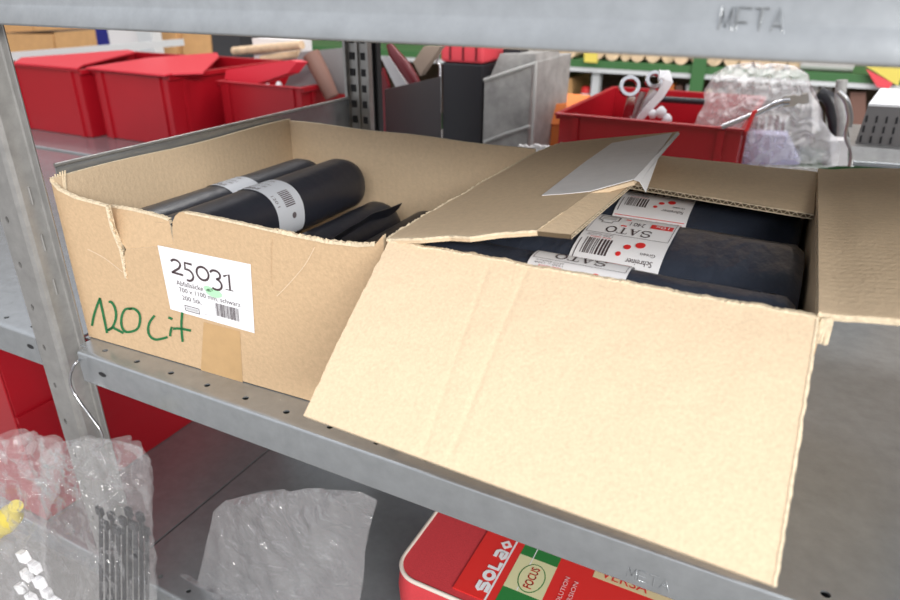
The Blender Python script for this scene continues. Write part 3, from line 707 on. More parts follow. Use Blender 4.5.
b = MB(); b.prism([py(x_, y_, .925) for x_, y_ in ((224,81),(256,84),(288,73),(297,62),(290,60),(226,70))], (0.02, .015, 0)); b.build('raised_lid', bpy.data.materials['red lid plastic'], bpy.data.objects['storage_bin.002'])
tb = bin_('storage_bin', 'red storage bin filled with spanners behind the right carton', -0.396, -0.078, 0.850, 1.255, 0.1455, 0, None, lip=0.008)

# contents of the third red bin
b = MB(); b.prism([py(283,90,1.02), py(300,52,1.02), py(342,48,1.02), py(346,94,1.02)], (0, 0.02, 0)); tag(b.build('grey_board', m_greycard), 'dark grey board standing in the red bin next to the slotted upright', 'board')
b = MB(); b.tube([py(332,97,0.97), py(322,75,0.97), py(311,54,0.97)], [.017,.020,.021], 14); tag(b.build('cardboard_tube', m_brown), 'brown round tube leaning out of the red bin by the slotted upright', 'tube')
for k, (a, c, r) in enumerate((((234,51,1.3),(302,45,1.25),.012), ((262,59,1.28),(300,53.5,1.28),.010))):
    b = MB(); b.tube([py(*a), py(*c)], r, 12)
    tag(b.build('wooden_stick', m_wood), ('longer pale wooden stick lying across the rear red bins', 'shorter pale wooden stick lying under the longer one above the rear red bins')[k], 'stick')
b = MB(); b.box(*(lambda a, c: (a.x, c.x, 1.30, 1.36, .001, a.z))(py(252,38,1.3), py(300,56,1.3))); tag(b.build('white_pack', m_pale), 'white pack behind the wooden sticks above the rear red bins', 'pack')
for k, (x, y) in enumerate(((268,87),(279,85))):
    b = MB(); c = py(x, y, 0.93); b.tube([c+Vector((0,0,-0.02)), c+Vector((0,0,0.002)), c+Vector((0,0,.008))], [.006,.008,.004], 10)
    tag(b.build('white_plug', m_white), ('smaller left white plug at the corner of a red bin', 'larger right white plug at the corner of a red bin')[k], 'plug')
# far left stock
LB = [(3,36,28,53,1.62),(36,36,66,50,1.62)]
def slab_px(name, pts, Y, d, m, label, cat, group=None, bevel=0.002, zf=None):
    P = [py(x, y, Y) for x, y in pts]
    if zf is not None: P[2].z = zf; P[3].z = zf
    b = MB(); b.prism(P, (0, d, 0)); return tag(b.build(name, m, bevel=bevel), label, cat, group)
slab_px('tan_carton', [(2,34),(52,34.5),(54,51),(2,56)], 1.62, .2, m_tan, 'tan carton at the far left edge above the red bins', 'carton', zf=0.0625)
slab_px('tan_carton', [(54,32.5),(95,29.5),(97,46),(56,50.5)], 1.62, .2, m_tan, 'tan carton left of the dark blue box above the red bins', 'carton', zf=0.0625)
slab_px('tan_carton', [(0,22),(33,22),(33,31),(0,33)], 1.64, .2, m_tan, 'upper tan carton stacked at the far left under the overhead shelf', 'carton')
slab_px('tan_carton', [(34,22),(80,22),(80,28.5),(34,31)], 1.64, .2, m_tan, 'upper tan carton stacked to the right of its neighbour under the overhead shelf', 'carton')
slab_px('blue_box', [(94.5,26),(106,26),(109,44),(97,45)], 1.61, .15, m_blue, 'dark blue box between tan carton and white box at the back left', 'box', zf=0.0625)
slab_px('white_box', [(107,28),(136,30),(136,42),(110,43)], 1.60, .15, m_pale, 'whitish box right of the dark blue box at the back left', 'box', zf=0.0625)
slab_px('tan_carton', [(155,28),(176,28),(176,54),(157,55)], 1.65, .2, m_tan, 'tan carton immediately right of the far pale upright', 'carton', zf=0.0625)
slab_px('tan_carton', [(182,30),(210,30),(211,50),(182,54)], 1.66, .2, m_tan, 'tan carton second to the right of the far pale upright', 'carton', zf=0.0625)
slab_px('dark_pack', [(211,33),(240,33),(238,50),(212,50)], 1.66, .1, m_blackm, 'dark pack right of the tan cartons at the back', 'pack', zf=0.0625)
b = MB(); p0, p1 = py(134,20,1.52), py(156,54,1.52); b.box(p0.x, p0.x+(p1.x-p0.x)*.5, 1.52, 1.53, -1.08, p0.z+.1); b.box(p0.x+(p1.x-p0.x)*.55, p1.x, 1.515, 1.56, -1.08, p0.z+.1); tag(b.build('rack_upright', m_lightsteel), 'far pale grey upright beyond the red bins', 'upright')
b = MB(); b.box(-2.056, -2.046, 0.70, 1.50, 0.156, 0.178); tag(b.build('shelf_rail', m_lightsteel), 'pale grey rail running back above the farthest left red bins', 'rail')
b = MB(); b.box(-3.6, -1.9, 1.60, 1.9, 0.045, 0.062); tag(b.build('far_shelf', m_lightsteel), 'far shelf under the tan cartons at the back left', 'shelf')

# tool things right of the slotted upright
b = MB(); b.prism([py(381,58,.80), py(389,56,.80), py(408,86,.80), py(412,180,.80), py(400,180,.80), py(396,88,.80)], (0,.012,0)); tag(b.build('card_strip', m_pale), 'pale flat strip leaning just right of the slotted upright', 'strip')
b = MB(); b.tube([py(389,44,.78), py(393,52,.78), py(404,66,.78), py(413,80,.78), py(419,90,.78), py(421,120,.78), py(421,186,.78)], [.006,.010,.013,.012,.010,.008,.008], 12); tag(b.build('plier_handle', m_maroon), 'glossy maroon tool handle leaning behind the divider panel', 'tool handle')
b = MB(); b.prism([py(382,68,.84), py(388,86,.84), py(388,180,.84), py(379,180,.84)], (0,.01,0)); tag(b.build('maroon_wedge', m_maroon), 'small maroon wedge between slotted upright and pale strip', 'wedge')
b = MB(); b.prism([py(413,62,.83), py(424,46,.83), py(441,46,.83), py(420,76,.83)], (0,.02,0)); tag(b.build('tan_board', mat('tan board', (.42,.33,.26), .8)), 'tan board leaning right of the maroon tool handle', 'board')
b = MB(); b.tube([py(440,50,.86), py(437,62,.86), py(440,66,.86), py(440,150,.86), py(440,178,.86)], .003, 8); tag(b.build('wire_loop', m_chrome), 'small bright wire loop left of the black case', 'wire')
# black case with red lid
t = thing('tool_case', 'black case with red lid standing behind the left carton', 'case', py(465,150,.97))
a, c = py(442,60,.95), py(481,150,.95)
b = MB(); b.box(a.x, c.x, .95, 1.16, 0.001, a.z-.004); b.build('body', m_black, t, bevel=.004)
b = MB(); zt = py(460,44,.95).z; b.box(a.x-.002, c.x+.002, .946, 1.164, a.z-.003, zt+.004); b.build('lid', m_pinkred, t, bevel=.006)
for k in range(3): b = MB(); x = a.x+.02+k*.03; b.box(x, x+.004, .9442, .9462, a.z+.002, zt); b.build('lid_rib', m_maroon, t)
# grey plastic crate
t = thing('plastic_crate', 'scuffed grey plastic crate right of the black case', 'crate', (py(505,148,.95)+Vector((0,0.1,0))))
g0, g1 = py(483,150,.955), py(534,62,.955)
b = MB(); b.hexa([(g0.x,.95,.001),(g1.x-.004,.95,.001),(g1.x-.004,1.2,.001),(g0.x,1.2,.001),(g0.x,.95,py(483,80,.95).z),(g1.x,.95,g1.z),(g1.x,1.2,g1.z),(g0.x,1.2,g1.z-.01)]); b.build('body', m_greyp, t, bevel=.003)
m_bead = mat('pale bead', (.5,.5,.48), .4)
for q in ([(484,142),(505,134),(530,126)], [(484,80),(536,63)], [(536,62),(532,148)]): b = MB(); b.tube([py(x, y, .947) for x, y in q], .0035, 8); b.build('edge_bead', m_bead, t)
b = MB(); b.prism([py(487,84,.97), py(500,54,.97), py(535,54,.97), py(536,64,.97), py(505,74,.97)], (0,.15,0)); b.build('lid', m_greyp, t)
slab_px('dark_block', [(503,48),(520,49),(520,56),(503,56)], 1.0, .05, m_black, 'small black block on top of the grey crate', 'block')
b = MB()
for k in range(16):
    c = py(519+28*k/15, 150+rnd.uniform(-2.5,1.5), .80); b.tube([Vector((c.x, c.y, .001)), c+Vector((0,0,-.004)), c+Vector((.004,0,.006))], [.006,.006,.004], 6)
tag(b.build('foam_scrap', m_pale), 'ragged white foam scrap at the foot of the grey crate', 'foam')
# orange bin
t = thing('open_bin', 'small orange open bin between grey crate and red spanner bin', 'bin', py(549,146,1.12))
o0, o1 = py(535,104,1.1), py(562,146,1.1)
b = MB(); b.hexa([(o0.x,1.1,.001),(o1.x,1.1,.001),(o1.x,1.3,.001),(o0.x,1.3,.001),(o0.x,1.1,py(535,124,1.1).z),(o1.x,1.1,py(562,124,1.1).z),(o1.x,1.3,o0.z),(o0.x,1.3,o0.z)]); b.build('body', m_orange, t, bevel=.002)
b = MB(); b.prism([py(533,106,1.12), py(566,103,1.12), py(562,124,1.095), py(533,124,1.095)], (0,.004,0)); b.build('sloping_front', m_orange, t)

# ------------------------------------------------------------------ spanners and bag
def ringhead(mb, c, n, R, r, h, mi=0, m2=None):
    c = Vector(c); n = Vector(n).normalized(); u = n.cross(Vector((0.3,0.2,1))).normalized(); v = n.cross(u); N = 24; vs = []
    for rr, hh in ((R, -h), (R, h), (r, h), (r, -h)): vs += [c+n*hh+(u*math.cos(2*PI*k/N)+v*math.sin(2*PI*k/N))*rr for k in range(N)]
    mb.add(vs, [(q*N+k, q*N+(k+1) % N, ((q+1) % 4)*N+(k+1) % N, ((q+1) % 4)*N+k) for q in range(4) for k in range(N)], mi, False)
YB = 0.93
view = Vector((0.35, -0.8, 0.35))
def spanner(name, label, pts, r, head=None, m=m_satin, Y=YB, openend=None):
    t = thing(name, label, 'spanner', py(pts[-1][0], pts[-1][1], Y))
    b = MB(); P = [py(x, y, Y+.0) for x, y in pts]
    dirv = (P[-1]-P[0]).normalized(); n = view.normalized(); sd = dirv.cross(n).normalized()
    k = len(P); vs = []
    for i, p in enumerate(P):
        rr = r if not isinstance(r, (list, tuple)) else r[i]
        d = (P[min(i+1,k-1)]-P[max(i-1,0)]).normalized(); s_d = d.cross(n).normalized()
        vs += [p+s_d*rr+n*.003, p-s_d*rr+n*.003, p-s_d*rr-n*.003, p+s_d*rr-n*.003]
    fs = [(4*i+j, 4*i+(j+1) % 4, 4*(i+1)+(j+1) % 4, 4*(i+1)+j) for i in range(k-1) for j in range(4)]+[(0,1,2,3), (4*k-1,4*k-2,4*k-3,4*k-4)]
    b.add(vs, fs); b.build('shaft', m, t, bevel=.0015)
    if head:
        h = MB(); c = py(head[0], head[1], Y); ringhead(h, c, view, head[2], head[3], .006); h.build('ring', m, t, bevel=.001)
    if openend:
        h = MB(); P2 = [py(x, y, Y) for x, y in openend]; h.prism([p+n*.004 for p in P2], -n*.008); h.build('jaw', m, t, bevel=.001)
    return t
spanner('ring_spanner', 'chrome ring spanner with large round ring, leftmost of the spanners in the red bin', [(632,96),(630,106),(625,124)], [.008,.009,.008], (629.5,86.5,.0195,.0125), m_chrome)
spanner('ring_spanner', 'satin spanner with small ring head second from the left in the red bin', [(655,90),(647,104),(637,124)], [.009,.009,.008], (654,80,.0165,.0095), m_chrome, Y=.945)
spanner('offset_spanner', 'bright bent spanner reaching highest in the red bin', [(659,75),(666,74.5),(668,82),(660,96),(648,109),(636,124)], [.008,.009,.009,.007,.007,.006], None, m_white, Y=.915)
spanner('flat_spanner', 'slim steel spanner standing between the two ring spanners', [(643,92),(638,106),(631,124)], [.006,.006,.006], None, Y=.96)
b = MB(); b.tube([py(657,99,1.1), py(706,102,1.1)], .0065, 10); tag(b.build('black_rod', m_black), 'thin black rod lying level above the red spanner bin', 'rod')
for k, (x, y, r) in enumerate(((653,114,.008),(661,112,.010),(667,119,.009))):
    b = MB(); c = py(x, y, .90); b.tube([c+Vector((0,0,-r)), c+Vector((0,0,-r*.3)), c+Vector((0,0,r*.4)), c+Vector((0,0,r))], [r*.5,r,r*.9,r*.3], 10)
    tag(b.build('white_fitting', m_white), ('leftmost white fitting at the spanners in the red bin', 'highest white fitting beside the spanners in the red bin', 'lowest right white fitting at the rim of the red bin')[k], 'fitting')
# long chrome spanner over the right end of the bin
t = thing('combination_spanner', 'long chrome spanner leaning over the red bin in front of the clear bag', 'spanner', py(724,127,.84))
b = MB(); P = [py(x, y, .84) for x, y in ((722,127),(745,118),(764,109.5),(774,104.5),(784,101.5),(790,101))]; b.tube(smooth_path(P, 4), [.0045]*12+[.0055]*4+[.0075]*5, 12); b.build('shaft', m_chrome, t)
b = MB(); P = [py(x, y, .835) for x, y in ((782,98),(793,95.5),(800,97),(801,94.5),(808,94),(809,103),(803,104.5),(798,103),(795,106),(784,107))]; b.prism(P, (0,.014,0)); b.build('jaw', m_satin, t, bevel=.002)
# crumpled plastic bag shapes
def bag(name, label, outline, Yc, depth, m, seed, nu=44, nv=44, amp=0.012, fr=14, cat='plastic bag', floor=None, boxy=0.6):
    # outline: rows (y_px, x_left, x_right) from top to bottom, at world depth Yc
    rows = outline
    def row(v):
        q = v*(len(rows)-1); i = min(int(q), len(rows)-2); f_ = q-i; a, c = rows[i], rows[i+1]
        return tuple(a[k]+(c[k]-a[k])*f_ for k in range(3))
    b = MB()
    for sgn in (-1, 1):
        def fn(u, v, sgn=sgn):
            y, xl, xr = row(v); p = py(xl+(xr-xl)*u, y, Yc)
            d = depth*(max(0, math.sin(PI*u))**boxy)*(max(0, math.sin(PI*(0.04+0.96*v)))**0.5 if v < 1 else 0.6)*(0.35+0.65*v)
            q = Vector((p.x*fr, p.z*fr, seed+sgn*3))
            w = abs(noise.noise(q))*2-0.5+0.6*(abs(noise.noise(q*2.3))*2-0.5)+0.3*noise.noise(q*5)
            e = min(1, 5*min(u, 1-u)+.15)
            p.y = Yc+sgn*d+amp*w*e
            p.z += amp*0.4*noise.noise(q*1.7)*e; p.x += amp*0.4*noise.noise(q*1.4+Vector((5,5,5)))
            if floor is not None: p.z = max(p.z, floor+0.002*v*0)
            return p
        b.grid(fn, nu, nv, 0, True)
    o = b.build(name, m); return tag(o, label, cat)
bag('clear_bag', 'crumpled clear plastic bag standing behind the red spanner bin', [(63,745,775),(66,728,795),(74,715,806),(90,707,812),(105,702,817),(120,698,822),(138,696,836),(165,692,838)], 1.02, .09, m_bagb, 3, nu=90, nv=90, amp=.022, fr=24)
slab_px('lavender_pack', [(742,133),(786,136),(800,165),(738,165)], 1.0, .05, m_lav, 'pale lavender pack at the foot of the clear bag', 'pack')
b = MB()
for k in range(5): x = 756+k*7; b.tube([py(x,132+k%2*3,1.16), py(x+3,115,1.16)], .008, 8)
tag(b.build('steel_pins', m_satin), 'bundle of dark steel pins behind the lavender pack', 'pins')
slab_px('red_lever', [(752,112),(757,110),(748,131),(744,132)], .83, .01, m_redink, 'small red lever at the right end of the red bin', 'lever')
# carton and clutter on the right
t = thing('carton', 'grey printed carton with white top at the right edge', 'carton', py(885,150,.82))
b = MB(); b.prism([py(855,143,.80), py(868,106,.80), py(925,109,.80), py(925,150,.80)], (.035,.16,0)); bc = b
b = MB(); q = [py(868,106,.799), py(925,109,.799), py(925,92,.93), py(880,90,.93)]; b.prism(q, (0,.0,.003)); b.build('lid', m_white, t)
b = bc
for i in range(4):
    for j in range(3):
        x, y = 866+i*10-j*3, 116+j*10+i*.6; c = [py(x,y,.7985), py(x+2.4,y-1,.7985), py(x+1.2,y+6,.7985), py(x-1.2,y+6.5,.7985)]; b.poly(c, 1)
b.build('body', [m_greycard, m_blackm], t)
t = thing('metal_tray', 'grey metal tray under the printed carton at the right edge', 'tray', py(885,170,.76))
b = MB(); b.prism([py(851,146,.775), py(930,152,.775), py(930,166,.76), py(853,160,.76), ], (0,.2,0)); b.build('body', m_steelr, t)
b = MB(); b.tube([py(853,163,.755), py(930,168,.755)], .004, 8); b.build('rolled_rim', m_steel, t)
b = MB(); b.tube(smooth_path([py(x,y,.95) for x,y in ((838,92),(846,100),(850,118),(847,136),(853,152),(851,166))]), .0055, 10); tag(b.build('steel_clamp', m_satin), 'bright bent steel bar left of the printed carton', 'bar')
b = MB(); b.tube(smooth_path([py(x,y,1.15) for x,y in ((818,92),(830,100),(834,118),(836,140),(828,165))]), .013, 10); tag(b.build('black_hose', m_black), 'black curved hose right of the clear bag', 'hose')
b = MB(); b.tube(smooth_path([py(x,y,1.10) for x,y in ((842,80),(840,100),(843,120),(841,150))]), .010, 10); tag(b.build('grey_hose', m_greyp), 'grey hose between black hose and bright steel bar', 'hose')
slab_px('white_pack', [(830,140),(848,141),(848,166),(832,166)], 1.05, .04, m_pale, 'white pack low behind the bright steel bar', 'pack')

# ------------------------------------------------------------------ far rack with green beams
YF = 2.6
z62, z71, z78 = 0.0715, 0.042, 0.0235
t = thing('pallet_rack', 'far storage rack with green beams across the aisle', 'rack', (-0.3, YF+.35, -1.08))
b = MB(); b.box(-2.6, 1.6, YF, YF+.05, z71, z62); b.box(-2.6, 1.6, YF+.05, YF+.7, z62-.01, z62-.001); b.build('beam', m_greensteel, t)
b = MB(); b.box(-2.6, 1.6, YF+.002, YF+.048, z78, z71-.0005); b.build('lower_rail', m_lightsteel, t)
p = py(700,70,YF); b = MB(); b.box(p.x-.03, p.x+.022, YF-.012, YF-.001, -1.08, .6); b.build('post', m_greensteel, t)
p = py(591,90,YF); b = MB(); b.box(p.x-.015, p.x+.02, YF+.05, YF+.09, -1.08, z78); b.build('post', m_lightsteel, t)
b = MB(); b.box(-2.6, 1.6, YF, YF+.7, -.36, -.33); b.build('lower_deck', m_greensteel, t)
b = MB(); b.box(-2.6, 1.6, YF+.66, YF+.69, -1.08, .6); b.build('back_sheet', mat('dark backing', (.09,.055,.035), .9), t)
x = -1.08; k = 0
while x < -0.06:
    r = rnd.uniform(.020, .034)
    if abs(x-(-0.90)) < .02: x += .05
    L = Vector((rnd.uniform(-.004,.004), .3, 0.0))
    c = Vector((x+r, YF+.0+rnd.uniform(0,.04), z62+r+.001)); b = MB(); b.tube([c, c+L], r, 14)
    o = b.build('wooden_billet', m_wood); tag(o, 'pale round wooden billet lying with its end outward on the far green beam', 'billet', 'wooden billets on the far green beam')
    x += 2*r+.004; k += 1
slab_px('yellow_tag', [(584,52),(597,52),(597,63),(584,62)], YF-.02, .01, m_yellow, 'small yellow tag on the far green beam', 'tag')
slab_px('tan_carton', [(538,77),(572,78),(572,104),(538,104)], YF+.12, .3, m_tan, 'tan carton with white sticker beneath the far green beam', 'carton')
slab_px('sticker', [(538,90),(552,91),(551,104),(538,104)], YF+.115, .003, m_white, 'white sticker on the tan carton beneath the far green beam', 'sticker')
t = thing('spray_can', 'red capped white can beneath the far green beam', 'can', py(585,100,YF+.1))
c = py(585.5,100,YF+.1); b = MB(); b.tube([c+Vector((0,0,-.12)), c+Vector((0,0,.03))], .024, 14); b.build('body', m_white, t)
b = MB(); b.tube([c+Vector((0,0,.031)), c+Vector((0,0,.055)), c+Vector((0,0,.06))], [.024,.022,.012], 14); b.build('cap', m_redink, t)
cols = [m_maroon, m_tan, m_orange, m_brown, m_pale, m_wood, m_greyp, m_brown, m_pale, m_greyp]
nm = ['maroon', 'tan', 'orange', 'brown', 'pale', 'wooden', 'grey', 'dark brown', 'whitish', 'mottled grey']
xs = [604,622,668,676,686,706,716,728,812,826]
for k, xp in enumerate(xs):
    w = 6; y0 = 84+rnd.uniform(-2,6)
    slab_px('stock_pack', [(xp,y0),(xp+w,y0),(xp+w+1,130),(xp,130)], YF+.10, .08, cols[k], nm[k]+' upright pack standing below the far green beam', 'pack')
slab_px('stock_pack', [(850,92),(866,92),(866,140),(849,140)], YF+.08, .08, m_brown, 'brown carton far below the green beam left of the printed carton', 'pack')
t = thing('paper_pack', 'yellow and red paper pack on the far green beam at the right edge', 'pack', py(880,80,YF-.031))
b = MB(); b.prism([py(866,66,YF-.031), py(905,66,YF-.031), py(898,86,YF-.031), py(893,83,YF-.031)], (0,.03,0)); b.build('yellow_face', m_yellow, t)
b = MB(); b.prism([py(866,69,YF-.031), py(893,83,YF-.031), py(889,89,YF-.031), py(877,87,YF-.031)], (0,.03,0)); b.build('red_face', m_pinkred, t)
b = MB(); b.tube(smooth_path([Vector((py(x,y,YF+.05).x, YF+.05, z62+.0325)) for x,y in ((800,67),(820,70),(840,71),(852,73))]), [.03]*16, 12); tag(b.build('wrapped_roll', m_pale), 'long whitish wrapped roll on the far green beam', 'roll')

# ------------------------------------------------------------------ lower level
bin_('storage_box', 'large red storage box on the lower shelf left of the front upright', -1.30, -0.8385, 0.012, 0.50, 0.29, 0, None, z=-0.334, lip=0.006, ribs=False)
b = MB(); b.box(-0.8383, -0.8335, 0.014, 0.498, -0.168, -0.158); b.build('side_rib', m_red, bpy.data.objects['storage_box'])
# red padded case
ZC = -0.25
t = thing('padded_case', 'red fabric case with pale piping and printed sleeve on the lower shelf', 'case', (-0.12, 0.2, -0.335))
x0, y0, x1, y1 = -0.3135, 0.094, 0.06, 0.275; rc = 0.03
def rr(x, y, sgx, sgy, n=8): return [(x+sgx*rc*math.cos(a), y+sgy*rc*math.sin(a)) for a in [PI/2*k/n for k in range(n+1)]]
ring = rr(x1-rc, y1-rc, 1, 1)+list(reversed(rr(x0+rc, y1-rc, -1, 1)))+rr(x0+rc, y0+rc, -1, -1)+list(reversed(rr(x1-rc, y0+rc, 1, -1)))
b = MB(); n = len(ring); lv = [(-.3345, .97), (-.325, 1.0), (-.28, 1.012), (-.256, 1.0), (-.2505, .985)]
cx, cy = (x0+x1)/2, (y0+y1)/2
vs = [(cx+(p[0]-cx)*s, cy+(p[1]-cy)*s, z) for z, s in lv for p in ring]
b.add(vs, [(l*n+k, l*n+(k+1) % n, (l+1)*n+(k+1) % n, (l+1)*n+k) for l in range(len(lv)-1) for k in range(n)], 0, True)
b.add(vs[:n], [tuple(reversed(range(n)))]); b.add(vs[-n:], [tuple(range(n))])
b.build('body', m_redbag, t)
b = MB(); P = [Vector((cx+(p[0]-cx)*.992, cy+(p[1]-cy)*.992, -.2515)) for p in ring]; b.tube(P+[P[0]], .0026, 8); b.build('piping', m_piping, t)
b = MB(); cpz = lambda x, y, o=0: pz(x, y, ZC+o)
sl = [cpz(488,534), cpz(443,601)]
xa = (sl[0].x+sl[1].x)/2
zs = ZC+.0012
b.box(xa, 0.03, y0+.012, y1-.012, ZC-.0002, zs)
S1 = lambda off: (lambda x, y: Vector((x, y, zs+off)))
def strip(px0, py0, px1, py1, w, mi):
    a, c = cpz(px0, py0), cpz(px1, py1); xm = (a.x+c.x)/2; rect2(b, S1(.0004), xm-w/2, y0+.012, xm+w/2, y1-.012, mi)
strip(518,545,483,600,.0022,1)
gx0 = (cpz(525,548).x+cpz(500,590).x)/2; gx1 = (cpz(559,561).x+cpz(545,598).x)/2
gy = [cpz(524,556).y, cpz(507,588).y]
rect2(b, S1(.0004), gx0, gy[1], gx1, gy[0], 2); rect2(b, S1(.0004), gx0, gy[0], gx1, y1-.012, 3); rect2(b, S1(.0004), gx0, y0+.012, gx1, gy[1], 3)
oc = cpz(531.5, 579.5)
disc2(b, S1(.0007), oc.x, oc.y, .0150, 3, .0215); disc2(b, S1(.0009), oc.x, oc.y, .0138, 2, .0203)
ribbon(b, S1(.0006), [(gx0+.016, gy[1]), (gx0+.016, y1-.012)], .0010, 1)
def vtext(s, a, c, h, mi, off=.0012):
    # reads along +Y, letters' up direction is -X
    L = abs(c.y-a.y); put_text(b, lambda x, y: Vector((a.x-y, min(a.y, c.y)+x, zs+off)), s, 0, 0, h, mi, L)
vtext('FOCUS', Vector((oc.x+.0045, oc.y-.0155, 0)), Vector((oc.x, oc.y+.0155, 0)), .0095, 0)
vtext('FOCUS', Vector((oc.x+.0049, oc.y-.0150, 0)), Vector((oc.x, oc.y+.0160, 0)), .0095, 0)
vtext('EVOLUTION', cpz(556,612), cpz(566,578), .0050, 4); vtext('VERSION', cpz(567,612), cpz(575,583), .0050, 4)
# maker's lettering in rounded strokes
a, c = cpz(482,594), cpz(506,552); base_x = a.x+.004; L = c.y-a.y; hS = .0135; lw = L/4
G = {'S': [[(.95,.9),(.2,.9),(.08,.72),(.2,.52),(.8,.48),(.92,.28),(.8,.08),(.05,.08)]], 'O': [arc(.5,.5,.40,.40,0,365,20)], 'L': [[(.15,1),(.15,.08),(.9,.08)]], 'A': [[(.1,.92),(.75,.92),(.9,.75),(.9,.08),(.3,.08),(.12,.25),(.3,.45),(.85,.45)]]}
for k, ch in enumerate('SOLA'):
    for s in G[ch]: ribbon(b, S1(.0010), [(base_x-p[1]*hS, a.y+lw*(k+.08+.84*p[0])) for p in s], .0046, 1)
dc = Vector((base_x-hS*.5, c.y+.0085, 0)); d = .0075
b.add([S1(.0010)(dc.x+d*math.cos(q_a), dc.y+d*math.sin(q_a)) for q_a in (0, PI/2, PI, 3*PI/2)], [(0,1,2,3)], 1)
b.add([S1(.0013)(dc.x+d*.35*math.cos(q_a), dc.y+d*.35*math.sin(q_a)) for q_a in (0, PI/2, PI, 3*PI/2)], [(0,1,2,3)], 0)
ca, cb = cpz(594,574), cpz(660,597)
rect2(b, S1(.0004), ca.x, ca.y-.006, cb.x+.02, y1-.012, 5); put_text(b, S1(.0008), 'VERSA', ca.x+.008, ca.y-.002, .013, 6, .052)
b.build('printed_sleeve', [m_redlabel, m_white, m_cream, m_greenp, mat('pink white print', (.85,.6,.6), .5), mat('sand print', (.75,.62,.36), .5), m_redink], t)
# empty milky bag
bag('plastic_bag', 'empty milky plastic bag lying on the lower shelf left of the red case', [(489,284,330),(492,262,362),(500,225,377),(512,214,373),(530,210,369),(555,204,365),(580,198,362),(625,192,358)], 0.030, .016, m_bagm, 17, nu=70, nv=70, amp=.008, fr=14, floor=-.3335)
# hanging clear bag with contents
bag('clear_bag', 'clear plastic bag hanging on the front upright with black cable ties inside', [(438,84,106),(441,62,122),(448,48,140),(460,40,150),(480,42,152),(520,40,152),(560,42,156),(640,44,160)], -0.040, .024, m_bag, 23, nu=80, nv=80, amp=.012, fr=30)
bag('clear_bag', 'clear plastic bag at the lower left corner with white and yellow parts inside', [(436,-20,40),(438,-40,56),(446,-60,62),(462,-60,64),(490,-60,58),(520,-60,48),(560,-60,46),(640,-60,60)], -0.100, .016, m_bag, 29, nu=80, nv=80, amp=.012, fr=28)
for k in range(9):
    xx = 100+k*5.8; yy = 512+((k*37) % 23); Yk = -.046+.0055*(k % 3)
    t = thing('cable_tie', 'black cable tie bunched in the hanging clear bag', 'cable tie', py(xx, 600, Yk), 'black cable ties in the hanging bag')
    c = py(xx, yy, Yk); b = MB(); b.box(c.x-.0046, c.x+.0046, c.y-.0024, c.y+.0024, c.z-.004, c.z+.007); b.build('head', m_black, t, bevel=.0008)
    b = MB(); e = py(xx+1.5, 650, Yk); b.hexa([(e.x-.0026,e.y-.0008,e.z),(e.x+.0026,e.y-.0008,e.z),(e.x+.0026,e.y+.0008,e.z),(e.x-.0026,e.y+.0008,e.z),(c.x-.0026,c.y-.0008,c.z-.004),(c.x+.0026,c.y-.0008,c.z-.004),(c.x+.0026,c.y+.0008,c.z-.004),(c.x-.0026,c.y+.0008,c.z-.004)]); b.build('strap', m_black, t)
for k, (xp, yp) in enumerate(((22,556),(33,566),(25,574),(38,582),(20,588),(45,592),(30,598),(54,602))):
    c = py(xp, yp, -.104+.004*(k % 3)); b = MB(); s = .0062; rot = Matrix.Rotation(rnd.uniform(-.5,.5), 3, 'Y')
    for dx in (0, .0068): b.hexa([c+rot @ Vector(q) for q in ((dx-.003,-.004,-s),(dx+.003,-.004,-s),(dx+.003,.004,-s),(dx-.003,.004,-s),(dx-.003,-.004,s),(dx+.003,-.004,s),(dx+.003,.004,s),(dx-.003,.004,s))])
    tag(b.build('white_connector', m_white, bevel=.0008), 'small white plastic connector in the clear bag at the lower left', 'connector', 'white connectors in the lower left bag')
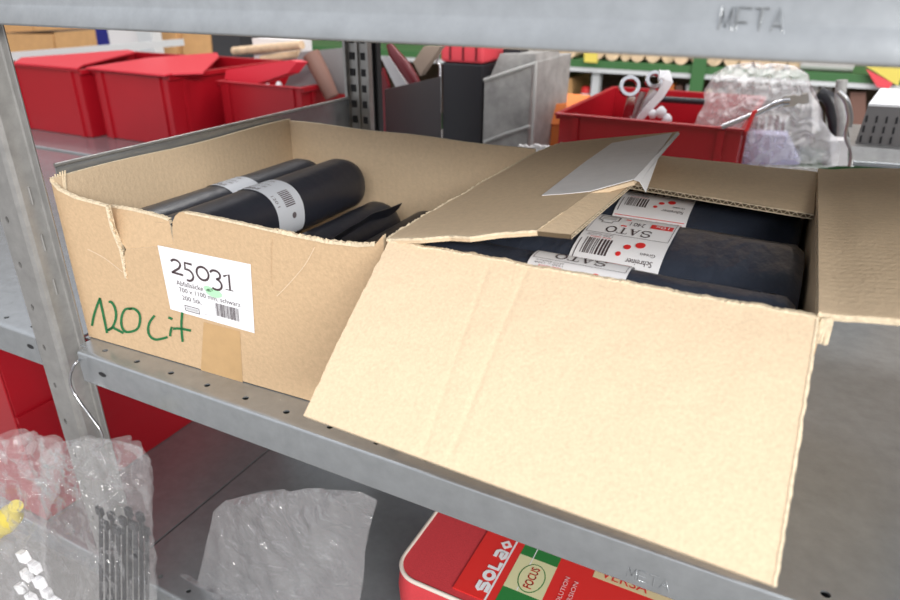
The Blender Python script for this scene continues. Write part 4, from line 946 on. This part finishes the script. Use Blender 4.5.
b = MB(); b.tube(smooth_path([py(x,y,-.100) for x,y in ((-20,545),(0,528),(8,520),(16,506))]), [.010]*5+[.012]*5+[.007]*3, 12); tag(b.build('yellow_sleeve', m_yellow), 'pale yellow sleeve in the clear bag at the lower left', 'sleeve')

# ------------------------------------------------------------------ light
w = bpy.data.worlds.new('world'); sc.world = w; w.use_nodes = True; nt = w.node_tree; bg = nt.nodes['Background']
tc = nt.nodes.new('ShaderNodeTexCoord'); sp = nt.nodes.new('ShaderNodeSeparateXYZ'); rp = nt.nodes.new('ShaderNodeValToRGB'); mr = nt.nodes.new('ShaderNodeMapRange')
nt.links.new(tc.outputs['Generated'], sp.inputs[0]); mr.inputs['From Min'].default_value = -1; nt.links.new(sp.outputs['Z'], mr.inputs['Value']); nt.links.new(mr.outputs[0], rp.inputs[0])
rp.color_ramp.elements[0].position = 0.0; rp.color_ramp.elements[0].color = (.6,.6,.61,1)
rp.color_ramp.elements[1].position = 1.0; rp.color_ramp.elements[1].color = (1.1,1.12,1.18,1)
e = rp.color_ramp.elements.new(0.46); e.color = (.62,.61,.61,1)
e = rp.color_ramp.elements.new(0.66); e.color = (1.12,1.15,1.22,1)
nt.links.new(rp.outputs[0], bg.inputs['Color']); bg.inputs['Strength'].default_value = 1.0
def lamp(name, loc, sx, sy, power, col=(1,.97,.93), aim=None):
    l = bpy.data.lights.new(name, 'AREA'); l.shape = 'RECTANGLE'; l.size = sx; l.size_y = sy; l.energy = power; l.color = col
    o = bpy.data.objects.new(name, l); COL.objects.link(o); o.location = loc
    if aim: o.rotation_euler = (Vector(aim)-Vector(loc)).to_track_quat('-Z', 'Y').to_euler()
    return o
lamp('hall_lamp', (4.4, -4.8, 2.8), 6.0, 0.8, 620, aim=(-0.3, 0, 0.1))
lamp('aisle_lamp', (-0.2, -0.9, 2.7), 5.0, 0.09, 11)
lamp('aisle_lamp', (-0.6, 1.95, 2.4), 3.5, 0.3, 70)
sc.view_settings.view_transform = 'Standard'; sc.view_settings.look = 'None'; sc.view_settings.gamma = 1; sc.view_settings.use_curve_mapping = False
sc.view_settings.exposure = -0.1
